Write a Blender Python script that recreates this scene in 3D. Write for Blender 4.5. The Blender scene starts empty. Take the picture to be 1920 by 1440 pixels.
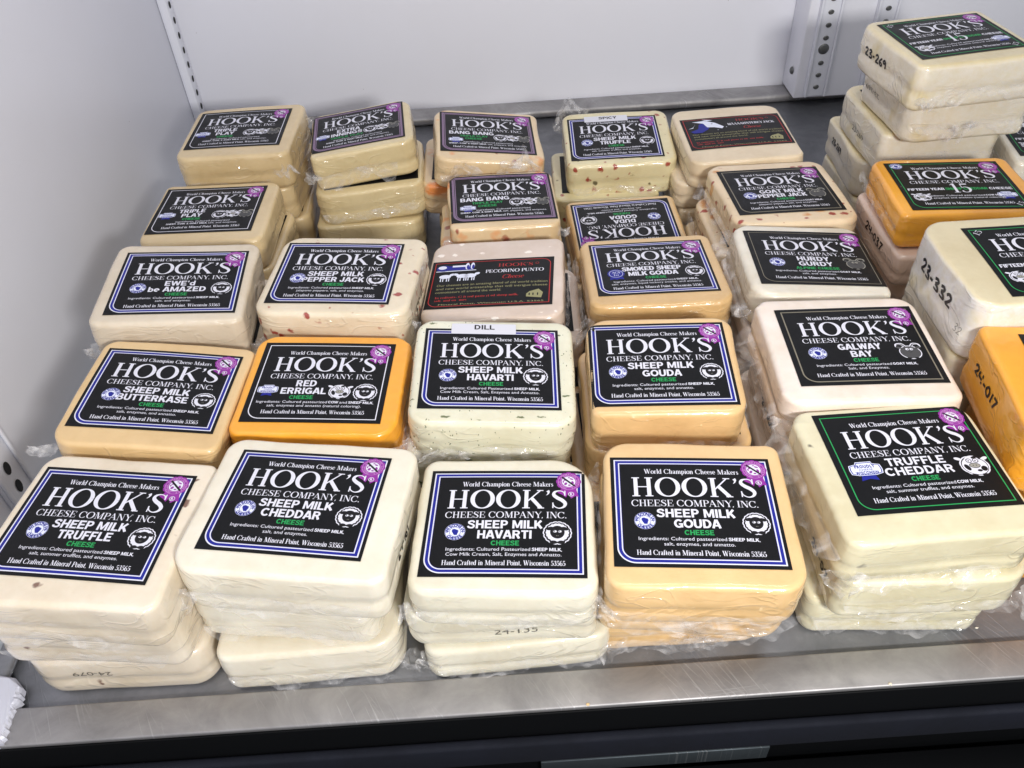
import bpy, math, random
import numpy as np
from mathutils import Matrix, Vector
from mathutils.bvhtree import BVHTree

SC = bpy.context.scene
COL = SC.collection
# ---------------------------------------------------------------- camera, world, lamps, exposure
M3 = Matrix(((0.997716, 0.067507, -0.002333), (-0.047743, 0.680334, -0.731346), (-0.047784, 0.729787, 0.682003)))
cam = bpy.data.cameras.new('camera'); cam.sensor_width = 36; cam.lens = 36 * 1570 / 1920
cam.clip_start = .01; cam.clip_end = 50
camo = bpy.data.objects.new('camera', cam); COL.objects.link(camo)
ZC = .44                                     # camera height above the shelf floor; the shelf floor is z = 0
camo.matrix_world = Matrix.Translation((0, 0, ZC)) @ M3.to_4x4()
SC.camera = camo
SC.view_settings.view_transform = 'Standard'; SC.view_settings.look = 'None'
SC.view_settings.exposure = -.25; SC.view_settings.gamma = 1
w = bpy.data.worlds.new('World'); SC.world = w; w.use_nodes = True
w.node_tree.nodes['Background'].inputs[0].default_value = (.88, .92, 1, 1)
w.node_tree.nodes['Background'].inputs[1].default_value = .37


def area(name, loc, target, sx, sy, power, col):
    l = bpy.data.lights.new(name, 'AREA'); l.shape = 'RECTANGLE'; l.size = sx; l.size_y = sy
    l.energy = power; l.color = col
    o = bpy.data.objects.new(name, l); COL.objects.link(o)
    o.location = loc
    o.rotation_euler = (Vector(target) - Vector(loc)).to_track_quat('-Z', 'Y').to_euler()
    return o


area('case_tube_lamp', (.10, .30, ZC + .55), (0, .50, .05), .9, .04, 3.4, (1, .96, .91))
area('case_front_lamp', (.24, -.30, ZC + .09), (0, .50, .08), .14, .07, 8.3, (1, .975, .94))

rng = np.random.RandomState(7)
random.seed(3)


# ---------------------------------------------------------------- materials
def lin(c):
    return tuple(((v / 255) / 12.92 if v / 255 <= .04045 else ((v / 255 + .055) / 1.055) ** 2.4) for v in c) + (1,)


def newmat(name):
    m = bpy.data.materials.new(name); m.use_nodes = True
    return m, m.node_tree, m.node_tree.nodes['Principled BSDF']


def flat(name, col, rough=.4, metal=0, coat=0, spec=.5):
    m, t, p = newmat(name)
    p.inputs['Base Color'].default_value = lin(col); p.inputs['Roughness'].default_value = rough
    p.inputs['Metallic'].default_value = metal; p.inputs['Coat Weight'].default_value = coat
    p.inputs['Specular IOR Level'].default_value = spec
    p.inputs['Coat Roughness'].default_value = .2
    return m


def N(t, kind, **kw):
    n = t.nodes.new(kind)
    for k, v in kw.items():
        if k in n.inputs: n.inputs[k].default_value = v
        else: setattr(n, k, v)
    return n


def mathn(t, op, a, b=None, clamp=False):
    n = t.nodes.new('ShaderNodeMath'); n.operation = op; n.use_clamp = clamp
    for i, v in enumerate((a, b)):
        if v is None: continue
        if isinstance(v, (int, float)): n.inputs[i].default_value = v
        else: t.links.new(v, n.inputs[i])
    return n.outputs[0]


def mixc(t, f, a, b, mode='MIX'):
    n = t.nodes.new('ShaderNodeMix'); n.data_type = 'RGBA'; n.blend_type = mode
    for s, v in ((n.inputs['Factor'], f), (n.inputs[6], a), (n.inputs[7], b)):
        if isinstance(v, (int, float)): s.default_value = v
        elif isinstance(v, tuple): s.default_value = v
        else: t.links.new(v, s)
    return n.outputs[2]


def ramp(t, f, a, b, ca=0., cb=1.):
    n = t.nodes.new('ShaderNodeMapRange'); n.inputs[1].default_value = a; n.inputs[2].default_value = b
    n.inputs[3].default_value = ca; n.inputs[4].default_value = cb; n.clamp = True
    t.links.new(f, n.inputs[0]); return n.outputs[0]


def cheese_mat(name, col, edge=None, flecks=(), crust=0, wrinkle=1., sss=.25, blotch=None):
    """flecks: (colour, cells per metre, share of cells, size, stretch)"""
    m, t, p = newmat(name); L = t.links
    tc = t.nodes.new('ShaderNodeTexCoord'); oi = t.nodes.new('ShaderNodeObjectInfo')
    add = t.nodes.new('ShaderNodeVectorMath'); add.operation = 'MULTIPLY_ADD'
    cmb = t.nodes.new('ShaderNodeCombineXYZ')
    L.new(oi.outputs['Random'], cmb.inputs[0]); L.new(oi.outputs['Random'], cmb.inputs[1]); L.new(oi.outputs['Random'], cmb.inputs[2])
    add.inputs[1].default_value = (3.1, 1.7, 2.3)
    L.new(cmb.outputs[0], add.inputs[0]); L.new(tc.outputs['Object'], add.inputs[2])
    P = add.outputs[0]
    n1 = N(t, 'ShaderNodeTexNoise', Scale=22., Detail=4., Roughness=.6); L.new(P, n1.inputs['Vector'])
    n2 = N(t, 'ShaderNodeTexNoise', Scale=160., Detail=3.); L.new(P, n2.inputs['Vector'])
    base = lin(col); dark = tuple(c * k for c, k in zip(base[:3], (.90, .86, .79))) + (1,)
    lite = tuple(min(1, c * 1.06) for c in base[:3]) + (1,)
    c = mixc(t, ramp(t, n1.outputs[0], .35, .68), dark, lite)
    c = mixc(t, ramp(t, n2.outputs[0], .45, .75, 0, .35), c, lite)
    n4 = N(t, 'ShaderNodeTexNoise', Scale=420., Detail=2.); L.new(P, n4.inputs['Vector'])
    c = mixc(t, ramp(t, n4.outputs[0], .60, .72, 0, .22), c, dark)
    if blotch:
        nb = N(t, 'ShaderNodeTexNoise', Scale=38., Detail=3.); L.new(P, nb.inputs['Vector'])
        c = mixc(t, ramp(t, nb.outputs[0], .57, .66, 0, .85), c, lin(blotch))
    for i, (fc, sc, share, size, st) in enumerate(flecks):
        mp = N(t, 'ShaderNodeMapping'); L.new(P, mp.inputs[0]); mp.inputs['Location'].default_value = (i * .37, i * .11, .05 * i)
        nz = N(t, 'ShaderNodeTexNoise', Scale=sc * 1.7, Detail=2.); L.new(P, nz.inputs['Vector'])
        wv = t.nodes.new('ShaderNodeVectorMath'); wv.operation = 'SCALE'; wv.inputs['Scale'].default_value = .6 / sc
        L.new(nz.outputs['Color'], wv.inputs[0])
        ad = t.nodes.new('ShaderNodeVectorMath'); ad.operation = 'ADD'; L.new(mp.outputs[0], ad.inputs[0]); L.new(wv.outputs[0], ad.inputs[1])
        mp2 = N(t, 'ShaderNodeMapping'); L.new(ad.outputs[0], mp2.inputs[0]); mp2.inputs['Scale'].default_value = (1 / st, 1, .75)
        vo = N(t, 'ShaderNodeTexVoronoi', Scale=float(sc)); L.new(mp2.outputs[0], vo.inputs['Vector'])
        sep = t.nodes.new('ShaderNodeSeparateColor'); L.new(vo.outputs['Color'], sep.inputs[0])
        pick = mathn(t, 'LESS_THAN', sep.outputs[0], share)
        rr = mathn(t, 'MULTIPLY', sep.outputs[1], size)
        d = mathn(t, 'SUBTRACT', mathn(t, 'ADD', rr, size * .35), vo.outputs['Distance'])
        f = mathn(t, 'MULTIPLY', ramp(t, d, 0, size * .45), pick)
        c = mixc(t, mathn(t, 'MULTIPLY', f, .92), c, lin(fc))
    geo = t.nodes.new('ShaderNodeNewGeometry')
    sx = t.nodes.new('ShaderNodeSeparateXYZ'); L.new(tc.outputs['Normal'], sx.inputs[0])
    side = ramp(t, mathn(t, 'ABSOLUTE', sx.outputs[2]), .25, .9, 1, 0)
    if crust:
        nc = N(t, 'ShaderNodeTexNoise', Scale=150., Detail=5., Roughness=.75); L.new(P, nc.inputs['Vector'])
        nd = N(t, 'ShaderNodeTexNoise', Scale=30., Detail=3.); L.new(P, nd.inputs['Vector'])
        k = mathn(t, 'MULTIPLY', ramp(t, nd.outputs[0], .32, .42), ramp(t, nc.outputs[0], .35, .6, .6, 1))
        c = mixc(t, mathn(t, 'MULTIPLY', mathn(t, 'MULTIPLY', k, side), float(crust)), c, lin((232, 228, 224)))
    L.new(c, p.inputs['Base Color'])
    p.inputs['Roughness'].default_value = .38
    p.inputs['Subsurface Weight'].default_value = sss
    p.inputs['Subsurface Radius'].default_value = (1., .75, .5); p.inputs['Subsurface Scale'].default_value = .004
    p.inputs['Coat Weight'].default_value = .9; p.inputs['Coat Roughness'].default_value = .09; p.inputs['Coat IOR'].default_value = 1.5
    # shrink-film wrinkles on the flanks, faint waves on top
    mpw = N(t, 'ShaderNodeMapping'); L.new(P, mpw.inputs[0]); mpw.inputs['Scale'].default_value = (1, 1, 1.9)
    wn = N(t, 'ShaderNodeTexNoise', Scale=30., Detail=2., Roughness=.45, Distortion=1.3); L.new(mpw.outputs[0], wn.inputs['Vector'])
    rid = mathn(t, 'ABSOLUTE', mathn(t, 'SUBTRACT', wn.outputs[0], .5))
    mask = N(t, 'ShaderNodeTexNoise', Scale=24., Detail=2.); L.new(P, mask.inputs['Vector'])
    mk = mathn(t, 'MULTIPLY', ramp(t, mask.outputs[0], .42, .62), side)
    h = mathn(t, 'MULTIPLY', ramp(t, rid, 0, .055, 1, 0), mathn(t, 'ADD', mathn(t, 'MULTIPLY', mk, .40 * wrinkle), .01))
    h = mathn(t, 'ADD', h, mathn(t, 'MULTIPLY', n1.outputs[0], .55))
    h = mathn(t, 'ADD', h, mathn(t, 'MULTIPLY', n2.outputs[0], .07))
    b = N(t, 'ShaderNodeBump'); b.inputs['Strength'].default_value = .35; b.inputs['Distance'].default_value = .0012
    L.new(h, b.inputs['Height']); L.new(b.outputs[0], p.inputs['Normal'])
    bc = N(t, 'ShaderNodeBump'); bc.inputs['Strength'].default_value = .9; bc.inputs['Distance'].default_value = .0022
    L.new(h, bc.inputs['Height']); L.new(bc.outputs[0], p.inputs['Coat Normal'])
    return m


RED = (150, 26, 16); DK = (60, 48, 42)
CM = {
    'truffle': cheese_mat('truffle_cheese', (228, 217, 199), flecks=[((110, 70, 52), 90, .4, .17, 1.6)]),
    'cheddar': cheese_mat('white_cheddar_cheese', (231, 225, 209)),
    'havarti': cheese_mat('havarti_cheese', (225, 221, 204)),
    'gouda': cheese_mat('gouda_cheese', (228, 193, 141), flecks=[((250, 220, 170), 110, .14, .16, 1.)], sss=.2),
    'tcheddar': cheese_mat('truffle_cheddar_cheese', (219, 213, 184), flecks=[((40, 30, 34), 62, .22, .17, 1.7)]),
    'butter': cheese_mat('butterkase_cheese', (220, 189, 139), sss=.2),
    'red': cheese_mat('red_orange_cheese', (240, 168, 46), sss=.15),
    'dill': cheese_mat('dill_cheese', (224, 223, 203), flecks=[((84, 96, 44), 220, .75, .19, 3.), ((70, 84, 50), 280, .7, .18, .5)]),
    'galway': cheese_mat('pinkish_goat_cheese', (235, 223, 213)),
    'ewe': cheese_mat('sheep_cheese', (215, 203, 184), sss=.2),
    'pepper': cheese_mat('pepper_jack_cheese', (225, 213, 190), flecks=[(RED, 112, 1., .25, 1.3), ((168, 70, 44), 104, .5, .18, 1.)]),
    'gpepper': cheese_mat('goat_pepper_jack_cheese', (225, 204, 172), flecks=[(RED, 112, 1., .25, 1.3), ((206, 140, 70), 56, .7, .3, 1.)]),
    'pecorino': cheese_mat('pecorino_cheese', (214, 197, 185), flecks=[((250, 240, 230), 130, .7, .22, 1.5)]),
    'smoked': cheese_mat('smoked_gouda_cheese', (211, 177, 125), wrinkle=1.4, sss=.2),
    'hurdy': cheese_mat('white_goat_cheese', (225, 219, 205)),
    'triple': cheese_mat('triple_milk_cheese', (211, 189, 147), sss=.2),
    'extra': cheese_mat('pale_yellow_cheese', (214, 197, 155), wrinkle=1.5, sss=.2),
    'bang': cheese_mat('chilli_cheese', (219, 195, 156), flecks=[((150, 70, 50), 66, .35, .22, 1.2)], blotch=(226, 130, 48), wrinkle=1.4, sss=.2),
    'spicy': cheese_mat('spicy_truffle_cheese', (220, 210, 171), flecks=[(RED, 112, 1., .25, 1.2), ((90, 80, 50), 90, .5, .15, 1.5)]),
    'jack': cheese_mat('smooth_cream_cheese', (221, 204, 176)),
    'aged': cheese_mat('aged_cheddar_cheese', (217, 204, 167), crust=.6),
    'crusty': cheese_mat('crystal_crusted_cheddar_cheese', (215, 203, 169), crust=.95),
    'pink': cheese_mat('pink_beige_cheese', (212, 187, 171), wrinkle=1.4),
}


def film_mat(name='clear_vacuum_film', hi=.42, lo=.07):
    m, t, p = newmat(name); L = t.links
    tc = t.nodes.new('ShaderNodeTexCoord')
    n = N(t, 'ShaderNodeTexNoise', Scale=62., Detail=2.5, Roughness=.5, Distortion=1.6); L.new(tc.outputs['Object'], n.inputs['Vector'])
    n2 = N(t, 'ShaderNodeTexNoise', Scale=90., Detail=3.); L.new(tc.outputs['Object'], n2.inputs['Vector'])
    p.inputs['Base Color'].default_value = (.86, .85, .86, 1); p.inputs['Roughness'].default_value = .10
    p.inputs['Specular IOR Level'].default_value = .9
    p.inputs['Coat Weight'].default_value = 1; p.inputs['Coat Roughness'].default_value = .06
    b = N(t, 'ShaderNodeBump'); b.inputs['Strength'].default_value = .7; b.inputs['Distance'].default_value = .0012
    L.new(mathn(t, 'ADD', mathn(t, 'ABSOLUTE', mathn(t, 'SUBTRACT', n.outputs[0], .5)), mathn(t, 'MULTIPLY', n2.outputs[0], .7)), b.inputs['Height'])
    L.new(b.outputs[0], p.inputs['Normal']); L.new(b.outputs[0], p.inputs['Coat Normal'])
    a = ramp(t, n.outputs[0], .42, .72, lo, hi)
    L.new(a, p.inputs['Alpha'])
    return m


FILM = film_mat(); FILM2 = film_mat('tight_vacuum_film', .32, .05)


def label_paper():
    m, t, p = newmat('black_label_paper'); L = t.links
    tc = t.nodes.new('ShaderNodeTexCoord')
    n = N(t, 'ShaderNodeTexNoise', Scale=60., Detail=4.); L.new(tc.outputs['Object'], n.inputs['Vector'])
    p.inputs['Base Color'].default_value = lin((13, 14, 17)); p.inputs['Specular IOR Level'].default_value = .22
    L.new(ramp(t, n.outputs[0], .3, .7, .38, .5), p.inputs['Roughness'])
    b = N(t, 'ShaderNodeBump'); b.inputs['Strength'].default_value = .25; b.inputs['Distance'].default_value = .0008
    L.new(n.outputs[0], b.inputs['Height']); L.new(b.outputs[0], p.inputs['Normal'])
    return m


INK = {
    'paper': label_paper(),
    'white': flat('white_ink', (218, 218, 230), .45, spec=.3),
    'grey': flat('grey_ink', (150, 148, 140), .45, spec=.3),
    'dgrey': flat('dark_grey_ink', (74, 74, 76), .45, spec=.3),
    'blue': flat('blue_ink', (26, 34, 138), .45, spec=.3),
    'pale': flat('pale_blue_ink', (222, 226, 244), .45, spec=.3),
    'green': flat('green_ink', (38, 150, 82), .45, spec=.3),
    'purple': flat('purple_ink', (140, 44, 150), .45, spec=.3),
    'lilac': flat('lilac_ink', (186, 132, 190), .45, spec=.3),
    'mauve': flat('mauve_ink', (140, 116, 146), .45, spec=.3),
    'tan': flat('tan_ink', (128, 122, 108), .45, spec=.3),
    'redink': flat('red_ink', (176, 48, 48), .45, spec=.3),
    'olive': flat('olive_ink', (150, 146, 106), .45, spec=.3),
    'black': flat('black_ink', (16, 14, 18), .45, spec=.3),
    'marker': flat('black_marker_ink', (20, 16, 22), .35),
    'stamp': flat('faded_stamp_ink', (96, 92, 84), .6),
    'sticker': flat('white_sticker_paper', (214, 214, 224), .4),
}


# ---------------------------------------------------------------- flat print: everything in millimetres on the label
def txt_mesh(cache={}):
    return cache


_G = {}


def glyph(ch, bold):
    k = (ch, bold)
    if k in _G: return _G[k]
    def build(s):
        c = bpy.data.curves.new('t', 'FONT'); c.body = s; c.offset = bold; c.resolution_u = 3
        o = bpy.data.objects.new('t', c); COL.objects.link(o); bpy.context.view_layer.update()
        m = o.to_mesh()
        v = np.array([x.co[:2] for x in m.vertices]).reshape(-1, 2); f = [tuple(q.vertices) for q in m.polygons]
        o.to_mesh_clear(); bpy.data.objects.remove(o); bpy.data.curves.remove(c)
        return v, f
    v, f = build(ch)
    if 'bar' not in _G: _G['bar'] = build('|')[0][:, 0].max()
    bx = build('|')[0][:, 0].max()
    adv = build(ch + '|')[0][:, 0].max() - bx
    _G[k] = (v, f, adv)
    return _G[k]


CAP = .686
T_, H_ = .15, .045


def arc(cx, cy, rx, ry, a0, a1, th=T_, tn=H_, n=22):
    r = []
    for i in range(n + 1):
        a = math.radians(a0 + (a1 - a0) * i / n)
        dx, dy = -rx * math.sin(a), ry * math.cos(a)
        k = abs(dy) / (math.hypot(dx, dy) + 1e-9)
        r.append((cx + rx * math.cos(a), cy + ry * math.sin(a), tn + (th - tn) * k ** 1.7))
    return r


def ln(x0, y0, x1, y1, w): return [(x0, y0, w), (x1, y1, w)]


def cr(pts, n=6):
    P = [pts[0]] + list(pts) + [pts[-1]]; r = []
    for i in range(1, len(P) - 2):
        for j in range(n):
            t = j / n
            r.append(tuple(.5 * (2 * b + (c - a) * t + (2 * a - 5 * b + 4 * c - d) * t * t + (3 * b - a - 3 * c + d) * t ** 3)
                           for a, b, c, d in zip(P[i - 1], P[i], P[i + 1], P[i + 2])))
    r.append(tuple(pts[-1])); return r


def sf(x, y, h=.16): return ln(x - h, y, x + h, y, H_)


t, h = T_, H_
SER = {
    'H': (.98, [ln(.22, 0, .22, 1, t), ln(.76, 0, .76, 1, t), ln(.22, .5, .76, .5, h), sf(.22, .02), sf(.22, .98), sf(.76, .02), sf(.76, .98)]),
    'O': (1.10, [arc(.55, .5, .43, .495, 0, 360, t * 1.15, h, 36)]),
    'K': (1.0, [ln(.22, 0, .22, 1, t), ln(.27, .38, .80, .97, h * 1.2), ln(.42, .58, .84, .02, t), sf(.22, .02), sf(.22, .98), sf(.80, .98, .14), sf(.84, .02, .14)]),
    "'": (.26, [cr([(.12, .97, .13), (.16, .90, .10), (.14, .80, .05), (.07, .72, .02)])]),
    'S': (.74, [cr([(.60, .72, h), (.54, .90, h), (.36, .97, h), (.17, .90, .10), (.13, .74, .14), (.28, .58, .16), (.48, .45, .165), (.61, .27, .14), (.54, .09, .09), (.34, .02, h), (.15, .12, h), (.08, .30, h)]), ln(.60, .98, .60, .70, h), ln(.09, .02, .09, .32, h)]),
    'C': (.92, [arc(.50, .5, .40, .49, 42, 318, t, h), ln(.82, .98, .82, .68, h * 1.3), ln(.80, .18, .84, .26, h)]),
    'E': (.84, [ln(.2, 0, .2, 1, t), ln(.04, .98, .70, .98, h), ln(.2, .5, .54, .5, h), ln(.04, .02, .74, .02, h), ln(.70, 1, .70, .72, h), ln(.54, .62, .54, .38, h), ln(.74, 0, .74, .32, h)]),
    'M': (1.14, [ln(.18, 0, .18, 1, h), ln(.92, 0, .92, 1, t), ln(.24, 1, .55, .04, t * 1.05), ln(.55, .04, .88, 1, h), sf(.18, .02, .13), sf(.92, .02), sf(.15, .98, .12), sf(.96, .98, .12)]),
    'P': (.72, [ln(.2, 0, .2, 1, t), arc(.42, .74, .26, .24, -90, 90), ln(.04, .98, .42, .98, h), ln(.2, .5, .42, .5, h), sf(.2, .02)]),
    'A': (.94, [ln(.12, .02, .43, .98, h), ln(.43, 1, .80, .02, t), ln(.22, .34, .66, .34, h), sf(.12, .02, .12), sf(.78, .02, .16)]),
    'N': (.98, [ln(.18, 0, .18, 1, h), ln(.22, 1, .80, .02, t * 1.05), ln(.82, 0, .82, 1, h), sf(.18, .02, .13), sf(.15, .98, .13), sf(.82, .98, .13)]),
    'Y': (.84, [ln(.14, 1, .48, .46, t), ln(.48, .46, .80, 1, h), ln(.48, 0, .48, .48, t), sf(.14, .98, .14), sf(.80, .98, .12), sf(.48, .02)]),
    'I': (.44, [ln(.22, 0, .22, 1, t), sf(.22, .02), sf(.22, .98)]),
    'W': (1.18, [ln(.14, 1, .38, .02, t), ln(.38, .02, .60, 1, h), ln(.56, 1, .80, .02, t), ln(.80, .02, 1.03, 1, h), sf(.14, .98, .14), sf(.56, .98, .12), sf(1.03, .98, .12)]),
    'R': (.92, [ln(.2, 0, .2, 1, t), arc(.42, .74, .26, .24, -90, 90), ln(.04, .98, .42, .98, h), ln(.2, .5, .42, .5, h), sf(.2, .02), cr([(.44, .5, t), (.62, .36, t), (.68, .10, t * .9), (.86, .04, h)])]),
    'U': (.94, [cr([(.2, 1, t), (.2, .6, t), (.22, .24, t * .9), (.36, .04, h * 1.3), (.54, .02, h), (.70, .12, h), (.76, .34, h), (.76, .7, h), (.76, 1, h)]), sf(.2, .98), sf(.76, .98, .13)]),
    'T': (.84, [ln(.42, 0, .42, 1, t), ln(.06, .98, .78, .98, h), ln(.06, 1, .06, .70, h), ln(.78, 1, .78, .70, h), sf(.42, .02)]),
    'J': (.60, [cr([(.38, 1, t), (.38, .5, t), (.36, .2, t * .8), (.22, .02, h), (.08, .1, .08), (.08, .2, .1)]), sf(.38, .98)]),
    'o': (.56, [arc(.28, .33, .215, .315, 0, 360, .14, h, 24)]),
    'r': (.44, [ln(.15, 0, .15, .66, .14), cr([(.18, .46, h), (.28, .62, h), (.38, .58, .1)]), sf(.15, .02, .12), ln(.04, .64, .15, .64, h)]),
    'l': (.32, [ln(.16, 0, .16, 1, .14), sf(.16, .02, .12), ln(.04, .98, .16, .98, h)]),
    'd': (.60, [arc(.26, .33, .19, .31, 60, 300, .14, h), ln(.44, 0, .44, 1, .14), ln(.32, .98, .44, .98, h), ln(.44, .02, .56, .02, h)]),
    'h': (.62, [ln(.15, 0, .15, 1, .14), cr([(.18, .48, h), (.30, .65, h), (.42, .60, .1), (.46, .44, .14), (.46, .2, .14), (.46, 0, .14)]), sf(.15, .02, .11), sf(.46, .02, .11), ln(.04, .98, .15, .98, h)]),
    'n': (.62, [ln(.15, 0, .15, .66, .14), cr([(.18, .48, h), (.30, .65, h), (.42, .60, .1), (.46, .44, .14), (.46, .2, .14), (.46, 0, .14)]), sf(.15, .02, .11), sf(.46, .02, .11), ln(.04, .64, .15, .64, h)]),
    'm': (.92, [ln(.15, 0, .15, .66, .14), cr([(.18, .48, h), (.30, .65, h), (.42, .60, .1), (.46, .44, .14), (.46, 0, .14)]), cr([(.49, .48, h), (.61, .65, h), (.73, .60, .1), (.77, .44, .14), (.77, 0, .14)]), sf(.15, .02, .11), sf(.46, .02, .1), sf(.77, .02, .11), ln(.04, .64, .15, .64, h)]),
    'i': (.32, [ln(.16, 0, .16, .66, .14), sf(.16, .02, .12), ln(.04, .64, .16, .64, h), ln(.09, .88, .23, .88, .14)]),
    'a': (.54, [cr([(.09, .48, .11), (.14, .62, h * 1.4), (.26, .65, h), (.36, .56, .12), (.37, .36, .14), (.37, .1, .14), (.44, .03, h), (.52, .06, h)]), cr([(.36, .38, h), (.20, .32, .06), (.12, .18, .13), (.18, .04, .07), (.30, .05, h), (.37, .14, h)])]),
    'p': (.60, [ln(.15, -.28, .15, .66, .14), arc(.32, .33, .19, .31, -120, 120, .14, h), sf(.15, -.27, .11), ln(.04, .64, .15, .64, h)]),
    'e': (.50, [cr([(.40, .37, h), (.44, .40, .11), (.36, .62, h * 1.3), (.24, .65, h), (.12, .52, .11), (.10, .33, .14), (.14, .12, .11), (.27, .01, h), (.38, .04, h), (.45, .16, h)]), ln(.12, .37, .42, .37, h)]),
    's': (.42, [cr([(.34, .50, h), (.28, .63, h), (.16, .63, .06), (.10, .50, .10), (.22, .36, .13), (.34, .22, .11), (.28, .04, h * 1.2), (.14, .02, h), (.07, .16, h)])]),
    'k': (.60, [ln(.15, 0, .15, 1, .14), ln(.20, .26, .46, .63, h), ln(.27, .38, .50, .02, .14), sf(.15, .02, .11), sf(.46, .64, .09), sf(.50, .02, .09), ln(.04, .98, .15, .98, h)]),
    'f': (.36, [cr([(.15, 0, .14), (.15, .5, .14), (.16, .84, .12), (.26, .98, h), (.36, .92, .08)]), ln(.03, .64, .30, .64, h), sf(.15, .02, .12)]),
    't': (.36, [cr([(.15, .88, h), (.16, .6, .14), (.15, .2, .14), (.20, .03, .07), (.32, .08, h)]), ln(.03, .64, .30, .64, h)]),
    'c': (.48, [arc(.27, .33, .19, .31, 55, 310, .14, h), ln(.38, .52, .40, .50, .11)]),
    '5': (.56, [cr([(.12, .52, h), (.28, .60, h), (.43, .48, .12), (.46, .30, .15), (.38, .08, .09), (.22, .01, h), (.09, .08, .08), (.08, .2, .1)]), ln(.12, .52, .12, .97, h), ln(.10, .92, .44, .92, .12)]),
    '3': (.56, [cr([(.08, .80, .1), (.20, .96, h), (.38, .90, .12), (.38, .66, .12), (.22, .53, h), (.40, .44, .12), (.45, .24, .15), (.36, .05, .08), (.2, .01, h), (.08, .1, .08), (.07, .2, .1)])]),
    '6': (.56, [cr([(.44, .9, .07), (.30, .97, h), (.14, .8, .1), (.09, .45, .14), (.10, .2, .14), (.2, .03, h * 1.5), (.34, .03, h * 1.5), (.45, .2, .13), (.44, .42, .12), (.32, .58, h), (.16, .50, h)])]),
    '1': (.46, [ln(.24, 0, .24, 1, .15), sf(.24, .02, .15), ln(.08, .84, .24, .98, h)]),
    '.': (.26, [ln(.06, .07, .20, .07, .13)]), ',': (.26, [cr([(.13, .12, .13), (.15, .04, .09), (.08, -.1, .03)])]), ' ': (.34, []), '-': (.4, [ln(.06, .35, .34, .35, .07)]),
}
HW = .085
HAND = {
    '2': (.6, [cr([(.08, .75, HW), (.25, .95, HW), (.45, .82, HW), (.40, .55, HW), (.12, .08, HW), (.15, .04, HW), (.52, .06, HW)])]),
    '3': (.6, [cr([(.08, .88, HW), (.30, .97, HW), (.42, .80, HW), (.20, .55, HW), (.22, .52, HW), (.48, .35, HW), (.40, .05, HW), (.06, .06, HW)])]),
    '4': (.62, [cr([(.12, .9, HW), (.08, .50, HW), (.45, .48, HW)]), ln(.46, .98, .40, .0, HW)]),
    '6': (.55, [cr([(.42, .95, HW), (.15, .6, HW), (.08, .2, HW), (.3, .02, HW), (.44, .25, HW), (.25, .42, HW), (.1, .25, HW)])]),
    '9': (.55, [cr([(.42, .75, HW), (.25, .95, HW), (.08, .75, HW), (.22, .55, HW), (.42, .78, HW), (.40, .3, HW), (.32, 0, HW)])]),
    '0': (.6, [cr([(.28, .95, HW), (.08, .55, HW), (.18, .08, HW), (.38, .1, HW), (.46, .55, HW), (.28, .95, HW)])]),
    '1': (.3, [ln(.16, .95, .12, .02, HW)]), '7': (.55, [cr([(.06, .9, HW), (.45, .93, HW), (.40, .8, HW), (.18, 0, HW)])]),
    '5': (.55, [cr([(.45, .95, HW), (.12, .92, HW), (.10, .55, HW), (.4, .5, HW), (.42, .15, HW), (.08, .04, HW)])]),
    '-': (.4, [ln(.06, .45, .32, .45, HW)]), '.': (.3, [ln(.08, .42, .22, .42, HW)]), ' ': (.3, []),
}
B_ = .225
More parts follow.
